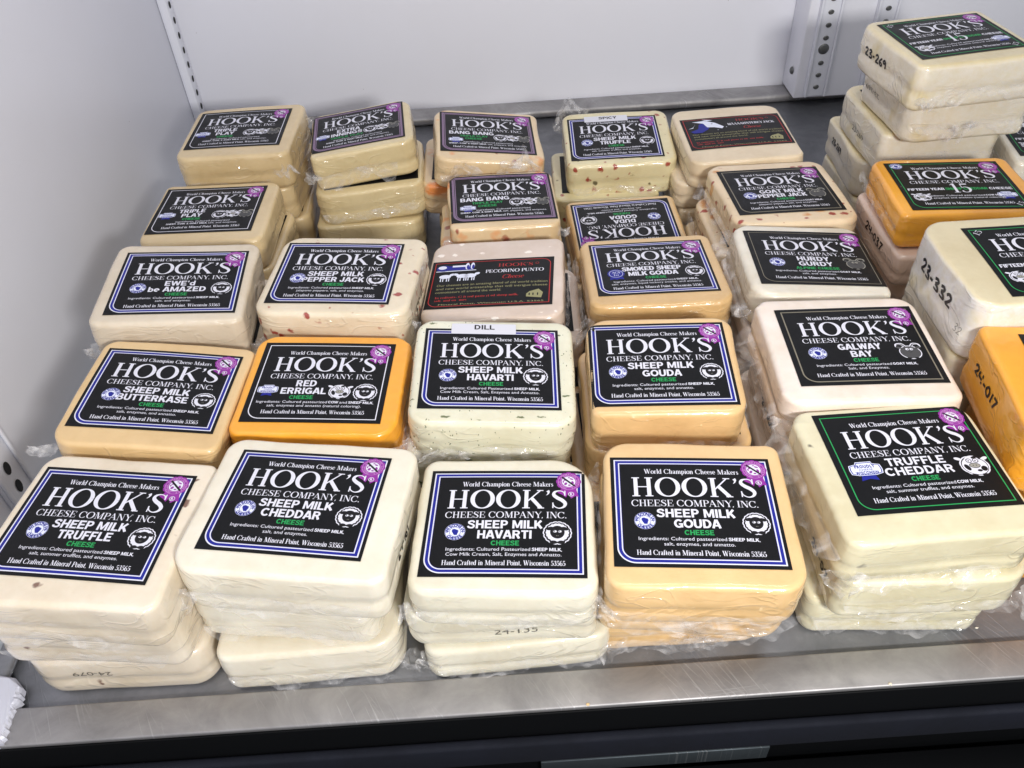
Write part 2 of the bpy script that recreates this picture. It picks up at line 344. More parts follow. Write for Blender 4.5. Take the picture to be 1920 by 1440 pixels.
SANS = {
    'A': (.86, [ln(.10, 0, .40, 1, B_), ln(.46, 1, .76, 0, B_), ln(.22, .30, .64, .30, .17)]), 'B': (.84, [ln(.16, 0, .16, 1, B_), arc(.44, .73, .22, .18, -90, 90, .2, .18), arc(.46, .28, .25, .2, -90, 90, .2, .18), ln(.16, .91, .44, .91, .18), ln(.16, .52, .46, .52, .16), ln(.16, .09, .46, .09, .18)]),
    'C': (.86, [arc(.45, .5, .33, .40, 40, 320, .225, .2)]), 'D': (.88, [ln(.16, 0, .16, 1, B_), arc(.38, .5, .34, .405, -90, 90, .225, .19), ln(.16, .905, .38, .905, .19), ln(.16, .095, .38, .095, .19)]),
    'E': (.76, [ln(.16, 0, .16, 1, B_), ln(.1, .905, .70, .905, .19), ln(.1, .51, .64, .51, .18), ln(.1, .095, .72, .095, .19)]), 'F': (.72, [ln(.16, 0, .16, 1, B_), ln(.1, .905, .68, .905, .19), ln(.1, .49, .60, .49, .18)]),
    'G': (.90, [arc(.45, .5, .33, .40, 40, 330, .225, .2), ln(.46, .44, .84, .44, .17), ln(.75, .5, .75, .05, .18)]), 'H': (.86, [ln(.16, 0, .16, 1, B_), ln(.70, 0, .70, 1, B_), ln(.16, .51, .70, .51, .19)]),
    'I': (.34, [ln(.17, 0, .17, 1, B_)]), 'J': (.66, [cr([(.48, 1, B_), (.48, .5, B_), (.46, .2, .22), (.30, .09, .19), (.13, .16, .21), (.12, .34, .21)])]),
    'K': (.86, [ln(.16, 0, .16, 1, B_), ln(.22, .36, .70, .98, .23), ln(.36, .60, .74, .02, .25)]), 'L': (.70, [ln(.16, 0, .16, 1, B_), ln(.1, .095, .68, .095, .19)]),
    'M': (1.06, [ln(.15, 0, .15, 1, .21), ln(.91, 0, .91, 1, .21), ln(.22, .96, .53, .08, .18), ln(.84, .96, .53, .08, .18)]), 'N': (.88, [ln(.15, 0, .15, 1, .22), ln(.73, 0, .73, 1, .22), ln(.20, .97, .68, .03, .21)]),
    'O': (.92, [arc(.46, .5, .345, .40, 0, 360, .225, .2, 32)]), 'P': (.78, [ln(.16, 0, .16, 1, B_), arc(.42, .68, .22, .225, -90, 90, .21, .18), ln(.16, .905, .42, .905, .18), ln(.16, .455, .42, .455, .18)]),
    'R': (.86, [ln(.16, 0, .16, 1, B_), arc(.44, .70, .22, .205, -90, 90, .21, .18), ln(.16, .905, .44, .905, .18), ln(.16, .495, .44, .495, .18), ln(.48, .46, .70, .02, .24)]),
    'S': (.80, [cr([(.68, .72, .2), (.58, .88, .19), (.38, .91, .18), (.19, .82, .2), (.19, .66, .2), (.40, .54, .2), (.60, .43, .2), (.66, .26, .2), (.56, .11, .19), (.36, .09, .18), (.17, .15, .19), (.10, .30, .2)])]),
    'T': (.74, [ln(.37, 0, .37, 1, B_), ln(.02, .905, .72, .905, .19)]), 'U': (.86, [cr([(.16, 1, B_), (.16, .6, B_), (.17, .3, .22), (.28, .11, .2), (.43, .09, .19), (.58, .11, .2), (.69, .3, .22), (.70, .6, B_), (.70, 1, B_)])]),
    'V': (.80, [ln(.10, 1, .38, .04, .23), ln(.70, 1, .42, .04, .23)]), 'W': (1.14, [ln(.10, 1, .31, .04, .21), ln(.55, .96, .34, .04, .19), ln(.59, .96, .80, .04, .19), ln(1.04, 1, .83, .04, .21)]),
    'X': (.82, [ln(.12, 1, .70, 0, .23), ln(.70, 1, .12, 0, .23)]), 'Y': (.80, [ln(.10, 1, .40, .46, .23), ln(.70, 1, .40, .46, .23), ln(.40, 0, .40, .5, B_)]), 'Z': (.76, [ln(.06, .905, .68, .905, .19), ln(.60, .88, .14, .12, .22), ln(.06, .095, .70, .095, .19)]),
    "'": (.30, [ln(.16, 1, .13, .68, .15)]), 'b': (.72, [ln(.15, 0, .15, 1, .2), arc(.38, .36, .21, .27, -150, 150, .2, .17)]), 'd': (.72, [ln(.57, 0, .57, 1, .2), arc(.34, .36, .21, .27, 30, 330, .2, .17)]),
    'e': (.70, [arc(.35, .36, .24, .27, 0, 300, .2, .17), ln(.14, .36, .66, .36, .15)]), ',': (.30, [ln(.15, .16, .08, -.12, .16)]), '.': (.30, [ln(.05, .1, .25, .1, .2)]), '&': (.86, [arc(.36, .74, .18, .17, 0, 360, .18, .16), arc(.34, .28, .24, .2, 60, 360, .2, .17), ln(.3, .6, .76, .02, .19)]),
    ' ': (.36, []), 'a': (.66, [arc(.32, .30, .19, .2, 0, 360, .17, .15), ln(.52, 0, .52, .62, .17)]), 'n': (.7, [ln(.14, 0, .14, .62, .18), cr([(.16, .4, .15), (.34, .58, .15), (.52, .4, .18), (.52, 0, .18)])]),
}
del t, h


def stroke(pts):
    P = np.array(pts, float); xy = P[:, :2]; d = np.gradient(xy, axis=0)
    d /= (np.linalg.norm(d, axis=1, keepdims=True) + 1e-9)
    n = np.stack([-d[:, 1], d[:, 0]], 1) * P[:, 2:3] / 2
    v = np.concatenate([xy + n, xy - n]); k = len(P)
    f = [(i, k + i, k + i + 1, i + 1) for i in range(k - 1)]
    return v, f


class Print:
    """pieces of flat print collected per ink: 2-D vertices in mm plus a height step"""
    def __init__(s): s.d = {}; s.k = 0
    def add(s, part, ink, v, f, z=0.):
        s.d.setdefault(part, []).append((ink, np.asarray(v, float), f, z))
    def poly(s, part, ink, pts, z=0.): s.add(part, ink, pts, [tuple(range(len(pts)))], z)
    def ell(s, part, ink, cx, cy, rx, ry, z=0., n=28, rot=0):
        a = np.linspace(0, 2 * np.pi, n, endpoint=False); r = math.radians(rot)
        x, y = rx * np.cos(a), ry * np.sin(a)
        s.poly(part, ink, np.stack([cx + x * math.cos(r) - y * math.sin(r), cy + x * math.sin(r) + y * math.cos(r)], 1), z)
    def scal(s, part, ink, cx, cy, rx, ry, k, amp, z=0.):
        a = np.linspace(0, 2 * np.pi, k * 8, endpoint=False); m = 1 - amp + amp * np.abs(np.cos(a * k / 2)) ** .6
        s.poly(part, ink, np.stack([cx + rx * m * np.cos(a), cy + ry * m * np.sin(a)], 1), z)
    def ring(s, part, ink, cx, cy, rx, ry, wd, z=0., n=40):
        a = np.linspace(0, 2 * np.pi, n, endpoint=False); c = np.stack([np.cos(a), np.sin(a)], 1)
        v = np.concatenate([c * (rx, ry), c * (rx - wd, ry - wd)]) + (cx, cy)
        s.add(part, ink, v, [(i, (i + 1) % n, n + (i + 1) % n, n + i) for i in range(n)], z)
    def rect(s, part, ink, x0, y0, x1, y1, z=0.): s.poly(part, ink, [(x0, y0), (x1, y0), (x1, y1), (x0, y1)], z)
    def sans(s, part, ink, text, x0, x1, base, cap, bold=.0, z=.03, xf=None):
        V, F, x = [], [], 0.
        for ch in text:
            v, f, adv = glyph(ch, bold)
            o = sum(len(q) for q in V)
            if len(v): V.append(v + (x, 0)); F += [tuple(i + o for i in q) for q in f]
            x += adv + bold * 2.4
        v = np.concatenate(V); a, b = v[:, 0].min(), v[:, 0].max()
        v = np.stack([x0 + (v[:, 0] - a) / (b - a) * (x1 - x0), base + v[:, 1] / CAP * cap], 1)
        if xf: v = xf(v)
        s.add(part, ink, v, F, z)
    def bold(s, part, ink, text, x0, x1, base, cap, z=.03): s.serif(part, ink, text, x0, x1, base, cap, z, SANS)
    def serif(s, part, ink, text, x0, x1, base, cap, z=.03, font=SER, bold=1., slant=0., xf=None):
        x, S = 0., []
        for ch in text:
            adv, st = font.get(ch, font.get(ch.lower(), font[' ']))
            for q in st: S.append([(a + x + slant * b, b, c * bold) for a, b, c in q])
            x += adv
        xs = [p[0] for q in S for p in q]; a, b = min(xs) - .05, max(xs) + .05
        kx = (x1 - x0) / (b - a)
        for i, q in enumerate(S):
            v, f = stroke([(p[0] * kx / cap, p[1], p[2]) for p in q])
            v = np.stack([x0 - a * kx + v[:, 0] * cap, base + v[:, 1] * cap], 1)
            if xf: v = xf(v)
            s.add(part, ink, v, f, z + .005 * (i % 5))
    def circ(s, part, ink, text, cx, cy, rx, ry, a_mid, span, hgt, bold=.02, z=.03, inside=False):
        n = len(text)
        for i, ch in enumerate(text):
            v, f, adv = glyph(ch, bold)
            if not len(v): continue
            k = (i + .5) / n - .5
            ang = math.radians(a_mid + (k * span if inside else -k * span))
            rot = ang + math.pi / 2 if inside else ang - math.pi / 2
            q = (v - (adv / 2, CAP / 2)) / CAP * hgt
            c, sn = math.cos(rot), math.sin(rot)
            s.add(part, ink, np.stack([cx + rx * math.cos(ang) + q[:, 0] * c - q[:, 1] * sn, cy + ry * math.sin(ang) + q[:, 0] * sn + q[:, 1] * c], 1), f, z)
    # --- line with one or two rounded corners
    def border(s, ink, L, B, R, T, wd, r, z=0., corners=('BL',)):
        def path(o):
            pts = []
            x0, y0, x1, y1 = L + o, B + o, R - o, T - o
            for nm, cx, cy, a0 in (('BL', x0, y0, 180), ('BR', x1, y0, 270), ('TR', x1, y1, 0), ('TL', x0, y1, 90)):
                rr = max(.2, r - o) if nm in corners else .01
                sx = 1 if cx == x0 else -1; sy = 1 if cy == y0 else -1
                for i in range(13):
                    a = math.radians(a0 + 90 * i / 12)
                    pts.append((cx + sx * rr + rr * math.cos(a), cy + sy * rr + rr * math.sin(a)))
            return np.array(pts)
        a, b = path(0), path(wd); n = len(a)
        # long sides cut into short quads so the print follows the cheese
        V = []; F = []
        A2, B2 = [], []
        for i in range(n):
            p, q = a[i], a[(i + 1) % n]; u, v = b[i], b[(i + 1) % n]
            k = max(1, int(np.linalg.norm(q - p) / 2.5))
            for j in range(k): A2.append(p + (q - p) * j / k); B2.append(u + (v - u) * j / k)
        n = len(A2); V = A2 + B2
        F = [(i, (i + 1) % n, n + (i + 1) % n, n + i) for i in range(n)]
        s.add('border_line', ink, V, F, z)


def sheep(P, cx, cy, s_):
    e = 'sheep_emblem'
    P.scal(e, 'white', cx, cy, s_, s_, 18, .05, .02); P.scal(e, 'black', cx, cy, s_ * .92, s_ * .92, 18, .06, .035)
    P.scal(e, 'white', cx, cy + .02 * s_, s_ * .80, s_ * .80, 18, .07, .05)
    P.ell(e, 'black', cx, cy + .06 * s_, .50 * s_, .55 * s_, .065)
    P.ell(e, 'black', cx - .50 * s_, cy + .36 * s_, .27 * s_, .15 * s_, .070, rot=14); P.ell(e, 'black', cx + .50 * s_, cy + .36 * s_, .27 * s_, .15 * s_, .070, rot=-14)
    for k in (-1, 1):
        P.ell(e, 'white', cx + k * .165 * s_, cy + .12 * s_, .125 * s_, .095 * s_, .085); P.ell(e, 'black', cx + (k * .165 - .05) * s_, cy + .14 * s_, .055 * s_, .05 * s_, .095)
        P.ell(e, 'black', cx + k * .27 * s_, cy - .80 * s_, .25 * s_, .15 * s_, .075)
        P.ell(e, 'grey', cx + k * .05 * s_, cy - .25 * s_, .022 * s_, .035 * s_, .085, n=8)


def cow(P, cx, cy, s_):
    e = 'cow_emblem'
    P.scal(e, 'white', cx, cy - .08 * s_, s_ * .95, s_ * .86, 9, .04, .02); P.ell(e, 'black', cx, cy - .08 * s_, s_ * .85, s_ * .78, .035)
    P.ell(e, 'white', cx, cy - .1 * s_, s_ * .80, s_ * .72, .05)
    for a, b, c, d, r in ((-.52, -.2, .16, .28, 20), (.50, -.35, .20, .22, -30), (.15, -.5, .16, .10, 0), (.42, .50, .22, .12, 20)):
        P.ell(e, 'black', cx + a * s_, cy + b * s_, c * s_, d * s_, .06, rot=r)
    P.ell(e, 'white', cx - .85 * s_, cy + .55 * s_, .24 * s_, .12 * s_, .055, rot=-20); P.ell(e, 'white', cx + .85 * s_, cy + .5 * s_, .24 * s_, .12 * s_, .055, rot=20)
    P.ell(e, 'white', cx, cy + .28 * s_, .52 * s_, .44 * s_, .07)
    P.ell(e, 'black', cx + .26 * s_, cy + .62 * s_, .24 * s_, .10 * s_, .08, rot=14)
    for k in (-1, 1):
        P.ell(e, 'black', cx + k * .22 * s_, cy + .34 * s_, .19 * s_, .19 * s_, .085); P.ell(e, 'white', cx + k * .22 * s_, cy + .34 * s_, .14 * s_, .14 * s_, .095)
        P.ell(e, 'black', cx + k * .22 * s_ - .02 * s_, cy + .33 * s_, .05 * s_, .05 * s_, .105)
        P.ell(e, 'black', cx + k * .35 * s_, cy - .86 * s_, .22 * s_, .10 * s_, .08)
    P.ell(e, 'black', cx, cy - .07 * s_, .36 * s_, .22 * s_, .10); P.ell(e, 'grey', cx, cy - .07 * s_, .32 * s_, .18 * s_, .115)
    for k in (-1, 1): P.ell(e, 'black', cx + k * .1 * s_, cy - .06 * s_, .03 * s_, .05 * s_, .125, n=8)


def goat(P, cx, cy, s_, dim=False):
    e = 'goat_emblem'; o = 'grey' if dim else 'white'
    P.ell(e, o, cx, cy - .12 * s_, .84 * s_, .78 * s_, .02); P.ell(e, 'dgrey', cx, cy - .12 * s_, .77 * s_, .70 * s_, .035)
    for k in (-1, 1):
        v, f = stroke(cr([(cx + k * .2 * s_, cy + .55 * s_, .2 * s_), (cx + k * .45 * s_, cy + .85 * s_, .22 * s_), (cx + k * .85 * s_, cy + .80 * s_, .16 * s_), (cx + k * .95 * s_, cy + .5 * s_, .05 * s_)]))
        P.add(e, o, v, f, .03)
        v, f = stroke(cr([(cx + k * .2 * s_, cy + .5 * s_, .08 * s_), (cx + k * .45 * s_, cy + .83 * s_, .09 * s_), (cx + k * .80 * s_, cy + .78 * s_, .06 * s_)]))
        P.add(e, 'dgrey', v, f, .045)
        P.ell(e, 'dgrey', cx + k * .72 * s_, cy + .42 * s_, .24 * s_, .12 * s_, .05, rot=k * 20)
        P.ell(e, o, cx + k * .16 * s_, cy + .24 * s_, .13 * s_, .13 * s_, .065); P.ell(e, 'black', cx + (k * .16 + .03) * s_, cy + .22 * s_, .045 * s_, .05 * s_, .08)
        P.ell(e, 'black', cx + k * .3 * s_, cy - .80 * s_, .2 * s_, .09 * s_, .06)
    v, f = stroke(cr([(cx - .15 * s_, cy - .05 * s_, .04 * s_), (cx, cy - .12 * s_, .04 * s_), (cx + .15 * s_, cy - .05 * s_, .04 * s_)]))
    P.add(e, 'black', v, f, .07)


def rosette(P, cx=33.6, cy=27.6):
    e = 'award_rosette'
    P.poly(e, 'purple', [(cx - 6.2, cy - 8), (cx - 2, cy - 3), (cx + 1, cy - 5), (cx - 1.5, cy - 11.5), (cx - 3.4, cy - 9.6)], .02)
    P.poly(e, 'purple', [(cx - 1.5, cy - 4), (cx + 4, cy - 5), (cx + 5.4, cy - 11), (cx + 3.4, cy - 10.4), (cx + 1.2, cy - 12.2)], .024)
    P.scal(e, 'purple', cx, cy, 6.9, 7.0, 12, .08, .035)
    P.ring(e, 'lilac', cx, cy, 5.9, 6.0, .25, .05); P.ring(e, 'lilac', cx, cy, 4.45, 4.5, .3, .05)
    P.circ(e, 'lilac', 'WORLD CHAMPION CHEESE', cx, cy, 5.15, 5.2, 90, 330, 1.15, .02, .055)
    P.ell(e, 'white', cx, cy, 3.75, 3.8, .05)
    r = random.Random(4)
    for a, b, c, d, q in ((-1.9, 1.2, 1.0, .6, 30), (1.6, 1.9, 1.1, .5, -20), (-1.6, -1.6, 1.1, .8, 60), (2.2, -.7, .7, 1.2, 15), (.4, -2.6, .8, .5, 0), (.2, 2.9, .7, .35, 0), (-2.9, -.1, .4, .8, 0)):
        P.ell(e, 'purple', cx + a, cy + b, c, d, .062, n=9, rot=q)
    v, f = stroke([(cx - 3.6, cy + 3.3, 1.1), (cx + 3.4, cy - 3.2, 1.1)]); P.add(e, 'black', v, f, .08)
    P.ring(e, 'white', cx + 1.3, cy - 9.1, 1.6, 1.6, .32, .06, 20); P.sans(e, 'white', 'R', cx + .7, cx + 1.95, cy - 9.9, 1.6, .04, .065)


def seal(P, cx=-26., cy=-7.6, r=5.4):
    e = 'round_seal'
    P.ell(e, 'pale', cx, cy, r, r, .02, 36); P.ring(e, 'blue', cx, cy, r * .98, r * .98, .25, .035)
    P.circ(e, 'blue', 'WISCONSIN', cx, cy, r * .77, r * .77, 90, 178, r * .29, .06, .04)
    P.circ(e, 'blue', 'CHEESE', cx, cy, r * .77, r * .77, 270, 112, r * .29, .06, .04, True)
    P.ring(e, 'blue', cx, cy, r * .57, r * .57, .22, .035)
    k = r * .36
    P.poly(e, 'blue', [(cx + a * k, cy + b * k) for a, b in ((-.9, .2), (-.8, .8), (-.2, 1.0), (.3, .75), (.9, .55), (.75, .1), (1.0, .25), (.7, -.6), (.6, -1.1), (-.2, -1.1), (-.55, -.5))], .045)
    for k in (-1, 1): P.ell(e, 'blue', cx + k * r * .77, cy - r * .08, .28, .28, .04, 8)


def plaque(P, cx, cy, s_=1.):
    e = 'blue_plaque'
    P.poly(e, 'blue', [(cx - 3.6 * s_, cy - 4 * s_), (cx + 3.6 * s_, cy - 4 * s_), (cx + 4.6 * s_, cy - 7.6 * s_), (cx, cy - 6.4 * s_), (cx - 4.6 * s_, cy - 7.6 * s_)], .02)
    def o(k):
        p = []
        for x, y in ((-1, -.55), (-1.05, 0), (-1, .55), (-.55, .72), (-.5, .98), (.5, .98), (.55, .72), (1, .55), (1.05, 0), (1, -.55), (.55, -.75), (-.55, -.75)): p.append((cx + x * (8.3 - k) * s_, cy + y * (5.4 - k) * s_))
        return p
    P.poly(e, 'pale', o(0), .03); P.poly(e, 'blue', o(.45), .04); P.poly(e, 'pale', o(.95), .05)
    P.sans(e, 'blue', 'PROUDLY', cx - 5.4 * s_, cx + 5.4 * s_, cy + 1.15 * s_, 1.9 * s_, .05, .06)
    P.sans(e, 'blue', 'CHEESE', cx - 3.6 * s_, cx + 3.6 * s_, cy - .7 * s_, 1.15 * s_, .01, .06)
    P.sans(e, 'blue', 'WISCONSIN', cx - 6 * s_, cx + 6 * s_, cy - 3.2 * s_, 1.9 * s_, .05, .06)


def medal(P, cx, cy):
    e = 'blue_medal'
    P.poly(e, 'blue', [(cx - 4, cy - 3), (cx + 4, cy - 3), (cx + 5.2, cy - 8), (cx + 2, cy - 7), (cx, cy - 8), (cx - 2, cy - 7), (cx - 5.2, cy - 8)], .02)
    P.scal(e, 'blue', cx, cy, 6.2, 6.0, 16, .06, .03); P.ring(e, 'pale', cx, cy, 5.0, 4.9, .3, .04)
    P.serif(e, 'pale', 'ACS', cx - 3, cx + 3, cy + .3, 2.6, .045); P.serif(e, 'pale', '1st', cx - 2, cx + 2, cy - 3, 2.4, .045)


HC = 'Hand Crafted in Mineral Point, Wisconsin 53565'
LAB = {
    'smt': dict(b='blue', t=[('SHEEP MILK', -19.7, 19.5), ('TRUFFLE', -14.5, 14.5)], ing=['Ingredients: Cultured pasteurized |SHEEP MILK,', 'salt, summer truffles, and enzymes.'], seal=1, an='s'),
    'ched': dict(b='blue', t=[('SHEEP MILK', -19.7, 19.5), ('CHEDDAR', -16.5, 14.5)], ing=['Ingredients: Cultured pasteurized |SHEEP MILK,', 'salt, and enzymes.'], seal=1, an='s'),
    'hav': dict(b='blue', t=[('SHEEP MILK', -19.7, 19.5), ('HAVARTI', -13.8, 13.8)], ing=['Ingredients: Cultured Pasteurized |SHEEP MILK,', 'Cow Milk Cream, Salt, Enzymes and Annatto.'], seal=1, an='s'),
    'gouda': dict(b='blue', t=[('SHEEP MILK', -19.7, 19.5), ('GOUDA', -11.2, 11.6)], ing=['Ingredients: Cultured pasteurized |SHEEP MILK,', 'salt, enzymes, and annatto.'], seal=1, an='s'),
    'trch': dict(b='green', t=[('TRUFFLE', -15.9, 16), ('CHEDDAR', -18.1, 17.5)], ing=['Ingredients: Cultured pasteurized |COW MILK,', 'salt, summer truffles, and enzymes.'], plq=(-27.6, -6.4), an='c'),
    'butt': dict(b='blue', t=[('SHEEP MILK', -19.7, 19.5), ('BUTTERKASE', -21.5, 20.5)], ing=['Ingredients: Cultured pasteurized |SHEEP MILK,', 'salt, enzymes, and annatto.'], seal=1, an='s'),
    'red': dict(b='white', t=[('RED', -14.2, -2.2), ('ERRIGAL', -22.9, 5.6)], ing=['Ingredients: Cultured pasteurized |COW| and |SHEEP MILK,', 'salt, enzymes and annatto (natural coloring).'], plq=(-31.2, -8.2, .74), an='cs', cx=-9),
    'dill': dict(b='blue', t=[('SHEEP MILK', -19.7, 19.5), ('HAVARTI', -13.8, 13.8)], ing=['Ingredients: Cultured Pasteurized |SHEEP MILK,', 'Cow Milk Cream, Salt, Enzymes and Annatto.'], seal=1, an='s', sticker='DILL'),
    'gou2': dict(b='blue', t=[('SHEEP MILK', -19.7, 19.5), ('GOUDA', -11.2, 11.6)], ing=['Ingredients: Cultured pasteurized |SHEEP MILK,', 'salt, enzymes, and annatto.'], seal=1, an='s'),
    'galw': dict(b='tan', t=[('GALWAY', -12.5, 12.5), ('BAY', -6.5, 5.5)], ing=['Ingredients: Cultured pasteurized |GOAT MILK,', 'Salt, and Enzymes.'], seal=1, an='g'),
    'ewe': dict(b='blue', t=[("EWE'd", -9, 11), ('be AMAZED', -18.5, 19)], ing=['Ingredients: Cultured pasteurized |SHEEP MILK,', 'salt, and enzymes.'], seal=1, an='s'),
    'spj': dict(b='blue', t=[('SHEEP MILK', -19.7, 19.5), ('PEPPER JACK', -22, 21)], ing=['Ingredients: Cultured pasteurized |SHEEP MILK,', 'jalapeno peppers, salt, and enzymes.'], seal=1, an='s'),
    'smok': dict(b='blue', t=[('SMOKED SHEEP', -22, 20), ('MILK GOUDA', -18, 17)], ing=['Ingredients: Cultured pasteurized |SHEEP MILK,', 'salt, enzymes, liquid hickory smoke, and annatto.'], medal=1, an='s'),
    'hurd': dict(b='tanthin', t=[('HURDY', -11, 11), ('GURDY', -11, 12)], ing=['Ingredients: Cultured pasteurized |GOAT MILK,', 'salt, and enzymes.'], seal=1, an='g', ch='ALPINE CHEESE'),
    'goat': dict(b='tan', t=[('GOAT MILK', -17, 18), ('PEPPER JACK', -20, 19)], ing=['Ingredients: Cultured pasteurized |GOAT MILK,', 'jalapeno peppers, salt, and enzymes.'], seal=1, an='g'),
    'tp1': dict(b='white', t=[('TRIPLE', -23, -1), ('PLAY', -19, -3)], ing=['Ingredients: Cultured pasteurized', '|SHEEP, COW, & GOAT MILK,| salt, and enzymes.'], plq=(-31.5, -8.2, .8), an='scg', cx=-10),
    'tp2': dict(b='white', t=[('TRIPLE', -23, -1), ('PLAY', -19, -3)], ing=['Ingredients: Cultured pasteurized', '|SHEEP, COW, & GOAT MILK,| salt, and enzymes.'], plq=(-31.5, -8.2, .8), an='scg', cx=-10),
    'extra': dict(b='mauve', t=[('EXTRA', -19, 2), ('INNINGS', -24, 4)], ing=['Ingredients: Cultured pasteurized', '|SHEEP, COW, & GOAT MILK,| salt, and enzymes.'], plq=(-32, -9, .74), an='scg', cx=-10, ch='TRIPLE PLAY'),
    'bb1': dict(b='mauve', t=[('BANG BANG', -34, 6)], ing=['Ingredients: Cultured pasteurized', '|SHEEP, COW, & GOAT MILK,| salt, peppers, and enzymes.'], plq=(-28.5, -15.2, .74), an='scg', cx=-9),
    'bb2': dict(b='mauve', t=[('BANG BANG', -34, 6)], ing=['Ingredients: Cultured pasteurized', '|SHEEP, COW, & GOAT MILK,| salt, peppers, and enzymes.'], plq=(-28.5, -15.2, .74), an='scg', cx=-9),
    'spicy': dict(b='blue', t=[('SHEEP MILK', -19.7, 19.5), ('TRUFFLE', -14.5, 14.5)], ing=['Ingredients: Cultured pasteurized |SHEEP MILK,', 'salt, summer truffles, and enzymes.'], seal=1, an='s', sticker='SPICY'),
    'duda': dict(b='blue', t=[('DUDA', -9, 9), ('GOUDA', -11.2, 11.6)], ing=['Ingredients: Cultured pasteurized |SHEEP MILK,', 'salt, enzymes, and annatto.'], seal=1, an='s'),
    'or15': dict(b='green', year='15'), 'wh15': dict(b='green', year='15'), 'tower': dict(b='green', year='15'), 'orlow': dict(b='green', year='15'), 'far': dict(b='green', year='15'),
    'pec': dict(old='PECORINO PUNTO'), 'maaa': dict(old='MAAAAHNTEREY JACK'),
}


def ingredients(P, lines, y0=-19.7, dy=3.15):
    for i, l in enumerate(lines):
        segs = [(s_, k % 2 == 1) for k, s_ in enumerate(l.split('|')) if s_]
        wd = [sum(SANS[c][0] * CAP * .92 if b else glyph(c, .0)[2] for c in s_.strip()) for s_, b in segs]
        k = 1.10 * 2.0 / CAP; gap = .25
        tot = (sum(wd) + gap * (len(segs) - 1)) * k; x = -tot / 2
        for (s_, b), w_ in zip(segs, wd):
            P.bold('lettering', 'white', s_.strip(), x, x + w_ * k, y0 - i * dy, 2.0) if b else P.sans('lettering', 'white', s_.strip(), x, x + w_ * k, y0 - i * dy, 2.0, .0)
            x += (w_ + gap) * k


